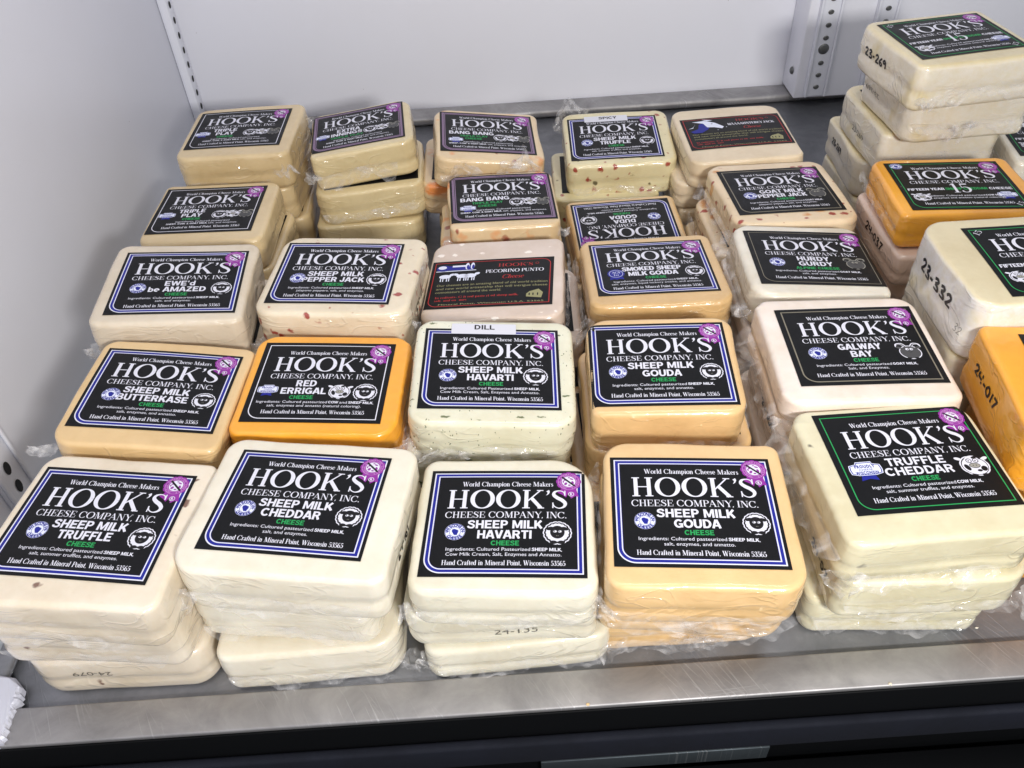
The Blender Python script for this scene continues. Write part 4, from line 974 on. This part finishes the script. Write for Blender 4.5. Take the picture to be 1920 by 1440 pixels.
post = empty('corner_post'); tag(post, 'white boxed corner post behind the tower of aged cheese', 'post')
box_mesh('post_body', .3435, .60, .9035, .9480, .0115, 1.2, WALL, post, .0012)
for nm, x, y, z, ax, rr in (('rivet', .3430, .921, ZC - .403, 'x', .0042), ('screw_head', .3655, .9000, ZC - .372, 'y', .0062)):
    n = 20; V = []
    for k, (s_, h_) in enumerate(((1, 0), (.92, .0012), (.55, .0022), (.05, .0025))):
        for i in range(n):
            c_, d_ = math.cos(2 * math.pi * i / n) * rr * s_, math.sin(2 * math.pi * i / n) * rr * s_
            V.append((x - h_, y + c_, z + d_) if ax == 'x' else (x + c_, y - h_, z + d_))
    F = [(k * n + i, k * n + (i + 1) % n, (k + 1) * n + (i + 1) % n, (k + 1) * n + i) for k in range(3) for i in range(n)] + [tuple(range(3 * n, 4 * n))]
    mesh_obj(nm, V, F, [SCREW], [0] * len(F), post, True)
slotted_strip('shelf_standard', 'white slotted strip screwed to the corner post left of the tower', .3535, .3775, .8992, ZC - .4255, 1.1, .0136, ZC - .4145, 'F', .0032, .0026)
slotted_strip('shelf_standard', 'white slotted strip at the top edge right of the corner post', .415, .438, .8992, ZC - .4255, 1.1, .0136, ZC - .4145, 'F', .0032, .0026)


def torn_foam():
    r = np.random.RandomState(5)
    edge = [(-.2838 + .0005 * r.normal() - .0010 * (k / 22), .2095 + .0320 * k / 22) for k in range(23)]
    ol = [(-.37, .2095), (-.30, .2093)] + edge + [(-.292, .2480), (-.31, .2520), (-.37, .2560)]
    n = len(ol); V = []
    for z, q in ((.0018, 0), (.004, 0), (.0065, 0), (.0085, .0010), (.0092, .0030)):
        for i, (x, y) in enumerate(ol): V.append((x - q * .6, y + (.5 - (y - .2) / .05) * q, z + (.0004 * r.normal() if 2 <= i <= 25 and z > 0 else 0)))
    F = [(k * n + i, k * n + (i + 1) % n, (k + 1) * n + (i + 1) % n, (k + 1) * n + i) for k in range(4) for i in range(n)] + [tuple(range(4 * n, 5 * n))]
    o = mesh_obj('wall_end_pad', V, F, [FOAM], [0] * len(F), None, False)
    return tag(o, 'torn white pad ending the side wall at the front left corner', 'foam pad')


torn_foam()

def crumb(x, y, z, r0, lab, col):
    n = 9; rr = np.random.RandomState(int(x * 1e4) % 97 + 3); V = []
    for k, (s_, h_) in enumerate(((.6, 0), (1, .5), (.7, 1.1), (.1, 1.5))):
        for i in range(n): V.append((x + r0 * s_ * math.cos(6.283 * i / n) * (1 + .3 * rr.normal()), y + r0 * .7 * s_ * math.sin(6.283 * i / n) * (1 + .3 * rr.normal()), z + r0 * .6 * h_))
    F = [(k * n + i, k * n + (i + 1) % n, (k + 1) * n + (i + 1) % n, (k + 1) * n + i) for k in range(3) for i in range(n)] + [tuple(range(3 * n, 4 * n))]
    tag(mesh_obj('cheese_crumb', V, F, [CM[col]], [0] * len(F), None), lab, 'crumb')


crumb(.0300, .2098, .0054, .0013, 'tiny yellow crumb on the steel lip below the plain havarti stack', 'gouda')
crumb(.1930, .2096, .0054, .0012, 'tiny pale crumb on the steel lip below the truffle cheddar stack', 'truffle')
crumb(.2560, .2420, .0001, .0009, 'small white crumb on the tray floor right of the front stacks', 'cheddar')
# ---------------------------------------------------------------- stacks
POSE = {
'smt':(-221.4,280.5,-339.5,-7.2,3.2,1.2), 'ched':(-115.4,285.7,-340.2,-8.8,1.8,3.4), 'hav':(-7.4,274.4,-354.3,-5.1,0.2,1.6),
'gouda':(90.5,266.1,-345.0,-5.9,-0.1,0.2), 'trch':(210.4,288.3,-341.7,0.9,1.0,0.4), 'butt':(-215.0,383.6,-342.0,-3.4,6.9,1.1),
'red':(-117.6,388.7,-349.1,-4.7,1.8,-0.9), 'dill':(-11.2,384.9,-343.7,-3.0,3.5,-1.9), 'gou2':(91.8,376.2,-341.6,-4.1,-0.3,-2.4),
'galw':(211.8,377.4,-338.5,-3.1,0.3,0.3), 'ewe':(-223.8,483.8,-332.9,2.4,5.2,-0.6), 'spj':(-115.6,487.6,-336.7,-6.2,0.9,-0.3),
'smok':(108.2,496.6,-356.6,-0.9,0.3,4.2), 'hurd':(219.6,485.3,-349.6,-4.3,3.7,2.7), 'goat':(228.2,592.6,-358.1,1.7,2.0,1.0),
'tp1':(-229.7,726.8,-338.1,-1.4,-0.3,-0.4), 'tp2':(-238.0,613.5,-352.9,-1.3,1.0,0.5), 'extra':(-122.4,723.0,-342.3,4.8,-5.0,-1.2),
'bb1':(-5.4,709.7,-349.8,1.3,8.1,-1.8), 'bb2':(3.7,609.5,-357.5,1.8,2.4,-0.9), 'spicy':(113.4,728.3,-372.0,-2.1,-0.5,-4.9),
'pec':(-9.2,492.1,-357.5,-6.2,-3.2,0.6), 'maaa':(218.8,698.8,-358.9,-0.2,-0.7,0.1), 'or15':(340.2,539.7,-331.9,-4.4,0.5,1.2),
'wh15':(333.0,404.8,-303.2,-1.2,0,0), 'tower':(358.5,641.3,-261.2,6.7,-0.2,-0.4), 'duda':(105.8,603.5,-387.0,0.5,0,0),
'orlow':(327.4,312.8,-318.0,-8,0,0), 'far':(478,640,-352,-8,0,0)}
BOX = {'smt': (-48, 52, 45, -51), 'ched': (-53, 57, 46, -47), 'hav': (-48, 48, 47, -45), 'gouda': (-46, 49, 49, -48), 'trch': (-53, 46, 41, -54),
'butt': (-48, 49, 45, -50), 'red': (-49, 53, 44, -45), 'dill': (-47, 51, 46, -47), 'gou2': (-44, 47, 42, -43), 'galw': (-54, 47, 47, -50),
'ewe': (-51, 48, 47, -45), 'spj': (-48, 57, 45, -46), 'smok': (-49, 50, 45, -48), 'hurd': (-50, 44, 46, -49), 'goat': (-50, 50, 48, -52),
'tp1': (-48, 53, 46, -52), 'tp2': (-46, 53, 43, -50), 'extra': (-44, 50, 40, -46), 'bb1': (-47, 49, 42, -50), 'bb2': (-45, 45, 39, -45), 'spicy': (-47, 54, 47, -45),
'pec': (-47, 52, 56, -43), 'maaa': (-50, 49, 50, -52), 'or15': (-52, 54, 45, -44), 'wh15': (-64, 50, 48, -45), 'tower': (-51, 50, 45, -49), 'duda': (-47, 47, 43, -47),
'orlow': (-62, 46, 45, -48), 'far': (-48, 48, 46, -48)}
MAT = dict(smt='truffle', ched='cheddar', hav='havarti', gouda='gouda', trch='tcheddar', butt='butter', red='red', dill='dill', gou2='gouda', galw='galway', ewe='ewe', spj='pepper',
           smok='smoked', hurd='hurdy', goat='gpepper', tp1='triple', tp2='triple', extra='extra', bb1='bang', bb2='bang', spicy='spicy', pec='pecorino', maaa='jack', or15='red', wh15='crusty', tower='aged', duda='smoked', orlow='red', far='hurdy')
ROW = dict(smt='front row, far left', ched='front row, second from left', hav='front row, middle', gouda='front row, fourth from left', trch='front row, fifth from left')
TOPLAB = dict(
    smt='cream block labelled sheep milk truffle, front row far left', ched='milk-white block labelled sheep milk cheddar in the front row',
    hav='pale block labelled sheep milk havarti without sticker, front row middle', gouda='peach-yellow block labelled sheep milk gouda in the front row',
    trch='black-flecked block labelled truffle cheddar with green line, front right', butt='tan-yellow block labelled sheep milk butterkase beside the left wall',
    red='bright orange block labelled red errigal with cow and sheep emblems', dill='green-flecked havarti block with white sticker reading dill',
    gou2='peach-yellow block labelled sheep milk gouda in the second row', galw='pinkish white block labelled galway bay with goat emblem',
    ewe="beige block labelled ewe'd be amazed beside the left wall", spj='red-flecked block labelled sheep milk pepper jack',
    smok='tan ribbed block labelled smoked sheep milk gouda', hurd='white block labelled hurdy gurdy alpine cheese', goat='orange-blotched block labelled goat milk pepper jack',
    tp1='pale yellow block labelled triple play in the back left corner', tp2='pale yellow block labelled triple play, in front of the corner one',
    extra='tilted yellow block labelled extra innings atop the back row', bb1='chilli block labelled bang bang standing in the back row',
    bb2='thin chilli block labelled bang bang between pecorino and back row', spicy='red-flecked block with white sticker reading spicy',
    pec='pinkish block with low red-lined label reading pecorino punto', maaa='smooth cream block labelled maaaahnterey jack with goat head picture',
    or15='orange block labelled fifteen year cheddar in front of the tower', wh15='thick white-crusted block marked 23-332 on its left side',
    tower='cream block marked 23-269 in marker, topmost of the tall tower', duda='tan block with upside-down label reading duda gouda',
    orlow='orange block marked 24-017 cut off by the right edge', far='pale block with black label peeking out behind the tower at right edge')
WORDS = ['second', 'third', 'fourth', 'fifth']
NAMES = dict(smt='front sheep milk truffle', ched='front sheep milk cheddar', hav='front plain havarti', gouda='front sheep gouda', trch='truffle cheddar', butt='butterkase', red='red errigal',
             dill='dill havarti', gou2='second-row sheep gouda', galw='galway bay', ewe="ewe'd be amazed", spj='sheep pepper jack', smok='smoked gouda', hurd='hurdy gurdy', goat='goat pepper jack',
             tp1='back corner triple play', tp2='nearer triple play', extra='extra innings', bb1='back bang bang', bb2='nearer bang bang', spicy='spicy sticker truffle', pec='pecorino punto', maaa='maaaahnterey jack',
             or15='orange fifteen year', wh15='white crusted fifteen year', tower='tall tower', duda='upside-down duda gouda', orlow='orange 24-017', far='far right')
LOWCOL = {'or15': 'pink', 'wh15': 'aged', 'orlow': 'red', 'duda': 'bang', 'spicy': 'spicy', 'hurd': 'galway'}
# lower pieces: (x, y, yaw) in mm / degrees, from the second downwards
LOW = {
'smt': [(-228, 284, -5), (-225, 287, -1)], 'ched': [(-121, 291, -7), (-119, 284, 0)], 'hav': [(-12, 282, -2), (-7, 283, 2)], 'gouda': [(93, 277, -8), (86, 290, 0)],
'trch': [(212, 281, -2), (207, 290, -4)], 'butt': [(-219, 387, -2), (-214, 391, 2)], 'red': [(-113, 392, -3), (-118, 394, 0)], 'dill': [(-13, 392, -1), (-4, 394, 1)],
'gou2': [(95, 381, -3), (86, 386, 0)], 'galw': [(214, 380, -1), (209, 388, -3)], 'ewe': [(-221, 487, 1), (-219, 490, -1)], 'spj': [(-111, 490, -3), (-114, 492, 0)],
'smok': [(110, 494, -2), (106, 497, 1)], 'hurd': [(217, 487, -2), (213, 492, -4)], 'goat': [(221, 590, 0), (216, 594, -2)], 'tp1': [(-227, 723, -5), (-228, 724, 2)],
'tp2': [(-231, 612, -3), (-233, 614, 1)], 'extra': [(-116, 712, 3), (-119, 711, 0)], 'bb1': [(-17, 716, -1), (-6, 716, 1)], 'bb2': [(0, 606, 0), (4, 608, 2)],
'spicy': [(103, 724, -3)], 'pec': [(5, 499, -2), (-1, 500, 1)], 'maaa': [(211, 706, -1), (215, 706, 1)],
'or15': [(337, 536, -2), (342, 541, -1), (338, 545, 0)], 'wh15': [(327, 408, -6), (332, 410, -3), (330, 410, 0)],
'tower': [(372, 654, 3), (370, 674, 1), (367, 690, -2), (368, 690, 0)], 'duda': [(108, 600, 1)], 'orlow': [(330, 316, -6), (332, 318, -3)], 'far': [(476, 644, -4), (480, 645, 0)]}
SEAMS = {  # top piece: (side, width mm, z share, from, to, droop)
'smt': [('F', 9, .42, -.95, .75, .9)], 'ched': [('F', 10, .46, -.9, .85, .9)], 'hav': [('F', 7, .48, -.9, .95, .85)], 'gouda': [('F', 8, .42, -.95, .95, .85), ('L', 9, .6, -.95, .9, .5)],
'trch': [('F', 9, .34, -.9, .6, .55), ('L', 11, .62, -.98, .98, .35)], 'butt': [('F', 6, .5, -.9, .0, .8)], 'red': [('F', 7, .5, -.2, .95, .6), ('R', 8, .6, -.95, .5, .7)],
'dill': [('F', 9, .38, -.95, .8, .6)], 'gou2': [('F', 8, .34, -.9, .95, .6), ('R', 6, .4, -.9, .9, .7)], 'galw': [('L', 12, .62, -.98, .98, .35)], 'ewe': [('F', 7, .4, -.6, .9, .9)],
'spj': [('F', 6, .32, .1, .7, .9)], 'smok': [('F', 9, .42, -.95, .95, .5), ('L', 9, .5, -.9, .9, .6)], 'hurd': [('L', 12, .6, -.98, .95, .35)], 'goat': [('L', 11, .55, -.98, .9, .6)],
'tp1': [('F', 6, .3, -.8, .6, .9)], 'extra': [('F', 14, .55, -.95, .6, .95)], 'bb1': [('F', 9, .5, -.9, .6, .9)], 'bb2': [('F', 6, .3, -.9, .9, .7)], 'spicy': [('F', 6, .35, -.9, .7, .9)],
'maaa': [('F', 6, .3, -.4, .9, .9)], 'or15': [('L', 10, .62, -.95, .9, .9)], 'wh15': [('F', 8, .5, -.8, .9, .9)], 'tower': [('F', 9, .42, -.7, .95, .85)], 'pec': [('R', 6, .5, -.9, .9, .9)],
'orlow': []}
TUFTS = {  # pos, direction, up, length, width (mm)
'ched': [((-50, -46, 13), (-.35, -.5, -1), (0, -1, .2), 22, 18)], 'hav': [((-46, -42, 12), (-.8, -.4, -.8), (0, -1, .2), 10, 14), ((-38, 47, 22), (-.2, .8, .7), (0, 0, 1), 9, 34)],
'dill': [((-45, -45, 12), (-1, -.5, -.15), (0, 0, 1), 13, 12), ((-47, 44, 26), (-1, .2, .3), (0, 0, 1), 6, 6)],
'butt': [((-47, -44, 20), (-1, .1, .1), (0, 0, 1), 17, 12)], 'smok': [((49, -44, 14), (1, -.1, .5), (0, 0, 1), 15, 13), ((-49, -42, 14), (-.5, -.5, -1), (0, 0, 1), 22, 11)],
'red': [((44, -46, 14), (.6, -.6, -.1), (0, 0, 1), 12, 26)], 'trch': [((-50, -52, 10), (-.2, -1, -.3), (0, 0, 1), 12, 24), ((40, -54, 12), (.7, -.8, .2), (0, 0, 1), 12, 20)],
'galw': [((-53, -46, 18), (-.4, -.8, -.5), (0, 0, 1), 14, 14)], 'hurd': [((-50, -46, 16), (-.8, -.5, -.2), (0, 0, 1), 12, 12)],
'goat': [((-48, -50, 20), (-.7, -.7, -.1), (0, 0, 1), 14, 16)], 'spicy': [((-34, 46, 18), (-.35, .2, 1), (0, -1, .3), 30, 36), ((-46, 44, 20), (-1, .3, .3), (0, 0, 1), 10, 22)],
'bb2': [((20, 41, 18), (.15, .2, 1), (0, -1, .3), 24, 44), ((-28, 41, 18), (-.1, .3, 1), (0, -1, .3), 17, 34), ((-43, -42, 14), (-.7, -.6, -.6), (0, 0, 1), 14, 14), ((42, -40, 18), (1, -.2, 0), (0, 0, 1), 9, 12)],
'extra': [((-43, 36, 26), (-.7, .3, .8), (0, 0, 1), 9, 10), ((-43, -40, 16), (-.6, -.7, -.7), (0, 0, 1), 10, 18)], 'tp1': [((46, -49, 15), (.5, -.9, .3), (0, 0, 1), 7, 22)],
'tp2': [((-44, 40, 20), (-1, .4, .2), (0, 0, 1), 6, 8), ((-43, -46, 22), (-.8, -.4, 0), (0, 0, 1), 8, 9)], 'gouda': [((-46, -44, 12), (-.7, -.5, -.7), (0, 0, 1), 9, 16)],
'tower': [((-40, -50, 12), (-.3, -.8, -.5), (0, 0, 1), 10, 16)], 'ewe': [((-49, -42, 12), (-.8, -.3, -.6), (0, 0, 1), 9, 14)], 'spj': [((-46, -42, 8), (-.8, -.3, -.6), (0, 0, 1), 12, 14)]}
LOWTUFT = {('ched', 2): [((50, -40, 12), (.7, -.6, -.4), (0, 0, 1), 12, 14)], ('gouda', 2): [((-40, -42, 12), (-.3, -1, -.5), (0, 0, 1), 16, 24), ((10, -45, 12), (.1, -1, -.4), (0, 0, 1), 10, 50)],
           ('gouda', 1): [((10, -46, 16), (0, -1, -.7), (0, 0, 1), 10, 60)], ('trch', 1): [((48, -44, 16), (.5, -.8, -.9), (0, 0, 1), 20, 18)], ('hav', 2): [((-46, -40, 14), (-.8, -.5, -.4), (0, 0, 1), 10, 20)],
           ('duda', 0): [], ('maaa', 1): [((48, -30, 14), (1, -.5, 0), (0, 0, 1), 10, 20)], ('tower', 1): [((48, -40, 10), (1, -.4, .3), (0, 0, 1), 16, 22), ((-10, -50, 14), (0, -1, -.4), (0, 0, 1), 8, 30)],
           ('spj', 1): [((-50, -42, 10), (-.8, -.5, -.6), (0, 0, 1), 12, 16)]}
MARKS = {  # (key, level): (side, text, u, v, height, style, flip, width)
('ched', 0): [('R', '24-167', -6, .45, 5, 'hand', False, 24)], ('hav', 1): [('F', '24-135', 8, .42, 3.8, 'stamp', False, 23)], ('smt', 2): [('F', '24-079', -14, .62, 3.6, 'stamp', True, 22)],
('spj', 0): [('R', '24-117', -4, .45, 5.2, 'hand', False, 26)], ('wh15', 0): [('L', '23-332', 4, .60, 8.5, 'hand', False, 44), ('L', '32', -31, .40, 5, 'pen', False, 7)],
('tower', 0): [('L', '23-269', 12, .55, 6.5, 'hand', False, 33)], ('tower', 1): [('L', '23-269', 20, .45, 4.5, 'stamp', True, 26)], ('tower', 2): [('L', '23-269', -2, .42, 4.8, 'stamp', False, 25)],
('tower', 3): [('L', '23-269', 12, .6, 6, 'hand', False, 25)], ('or15', 1): [('L', '24-037', -4, .66, 6.5, 'hand', False, 36)], ('orlow', 0): [('L', '24-017', 10, .58, 7, 'hand', False, 34)],
('tp2', 0): [('R', '24-080', -10, .5, 5, 'pen', False, 24)], ('spicy', 1): [('F', '24-10', -18, .72, 5, 'hand', False, 22)], ('galw', 1): [('L', '24-032', -8, .5, 6, 'hand', False, 28)],
('trch', 1): [('L', '24-07', -20, .5, 6, 'hand', False, 26)], ('maaa', 0): [('L', '24-10', 6, .5, 5, 'pen', False, 20)]}
GROUP = 'vacuum wrapped cheese blocks in stacks'


HUE = dict(truffle='cream', cheddar='milk white', havarti='pale ivory', gouda='peach yellow', tcheddar='pale yellow speckled', butter='tan yellow', red='orange', dill='herb flecked', galway='pinkish white', ewe='beige',
           pepper='red flecked', gpepper='red flecked', pecorino='pinkish', smoked='tan', hurdy='white', triple='pale yellow', extra='yellow', bang='chilli flecked', spicy='red flecked', jack='cream', aged='cream', crusty='white crusted', pink='pink beige')


def place(root, x, y, ztop, T, yaw, tx, ty):
    yw, a, b = (math.radians(q) for q in (yaw, tx, ty))
    v = Vector((-b, a, 0)); R = (Matrix.Rotation(v.length, 3, v.normalized()) if v.length > 1e-6 else Matrix.Identity(3)) @ Matrix.Rotation(yw, 3, 'Z')
    root.matrix_world = Matrix.Translation(Vector((x / 1000, y / 1000, ztop)) - R @ Vector((0, 0, T))) @ R.to_4x4()


TT = {'wh15': .044, 'orlow': .042, 'bb2': .027}
n_seed = 1
for key, (px, py, pz, yaw, tx, ty) in POSE.items():
    lows = LOW[key]; ztop = ZC + pz / 1000
    n = 1 + len(lows)
    T0 = TT.get(key, ztop / n); Tl = (ztop - T0) / max(1, n - 1)
    for lv in range(n):
        bx = BOX[key]
        if lv:
            rr = np.random.RandomState(n_seed * 7 + lv); cxm, cym = (bx[0] + bx[1]) / 2, (bx[2] + bx[3]) / 2
            bx = tuple(np.array((-50, 50, 47, -47)) + rr.uniform(-1.5, 1.5, 4))
            if key == 'wh15': bx = (-56, 50, 47, -45)
        box = tuple(v / 1000 for v in bx)
        T = T0 if lv == 0 else Tl
        root = empty('cheese_block')
        mk = MAT[key] if lv == 0 else LOWCOL.get(key, MAT[key])
        if key == 'tower' and lv == 1: mk = 'aged'
        m, V, F = body_mesh('cheese_body', *box, T - .0004, 3 if (key == 'hav' and lv == 0) else n_seed * 11 + lv, ribs={'galw': 'L', 'hurd': 'L', 'red': 'R', 'smok': 'F', 'trch': 'L', 'goat': 'L'}.get(key, '') if lv == 0 else '', rough=1.3 if mk in ('aged', 'crusty', 'extra', 'bang') else 1.)
        m.materials.append(CM[mk]); bo = bpy.data.objects.new('cheese_body', m); COL.objects.link(bo); bo.parent = root
        bvh = BVHTree.FromPolygons(V.tolist(), F)
        if lv == 0:
            label_on(root, bvh, T, key, rot=180 if key == 'duda' else 0)
            place(root, px, py, ztop, T, yaw, tx, ty)
            tag(root, TOPLAB[key], 'cheese', GROUP)
            for i, (sd, wd, z, a0, a1, dr) in enumerate(SEAMS.get(key, [])): seam(root, box, T, sd, n_seed * 5 + i, wd / 1000, z=z, a0=a0, a1=a1, droop=dr)
            for i, q in enumerate(TUFTS.get(key, [])): tuft(root, *q, n_seed * 3 + i)
        else:
            if (key, lv) != ('ched', 2): label_on(root, bvh, T, key, shift=(2, 1), full=False)
            z = ztop - T0 - Tl * (lv - 1); lx, ly, lyaw = lows[lv - 1]
            k = .5 ** lv if lv < n - 1 else 0
            place(root, lx, ly, z, T, lyaw, tx * k, ty * k)
            tag(root, '%s wrapped block, %s from the top of the %s stack' % (HUE[mk], WORDS[lv - 1], NAMES[key]), 'cheese', GROUP)
            if key in ('smt', 'ched', 'hav', 'gouda', 'trch', 'extra', 'tower') and not (key == 'hav' and lv == 1) and not (key == 'smt' and lv == 2):
                seam(root, box, T, 'F', n_seed * 9 + lv, .008, z=.46, a0=-.9, a1=.9, droop=.85)
            if key in ('galw', 'trch', 'goat', 'hurd', 'gouda', 'smok') and lv == 1:
                seam(root, box, T, 'L', n_seed * 9 + lv + 40, .008, z=.5, droop=.7)
            for i, q in enumerate(LOWTUFT.get((key, lv), [])): tuft(root, *q, n_seed * 3 + i + 50)
        for mkx in MARKS.get((key, lv), []):
            sd, text, u, v, hg, st, fl_, wd = mkx
            date_mark(root, bvh, T, box, sd, text, u, v, hg, st, fl_, wd)
    n_seed += 1
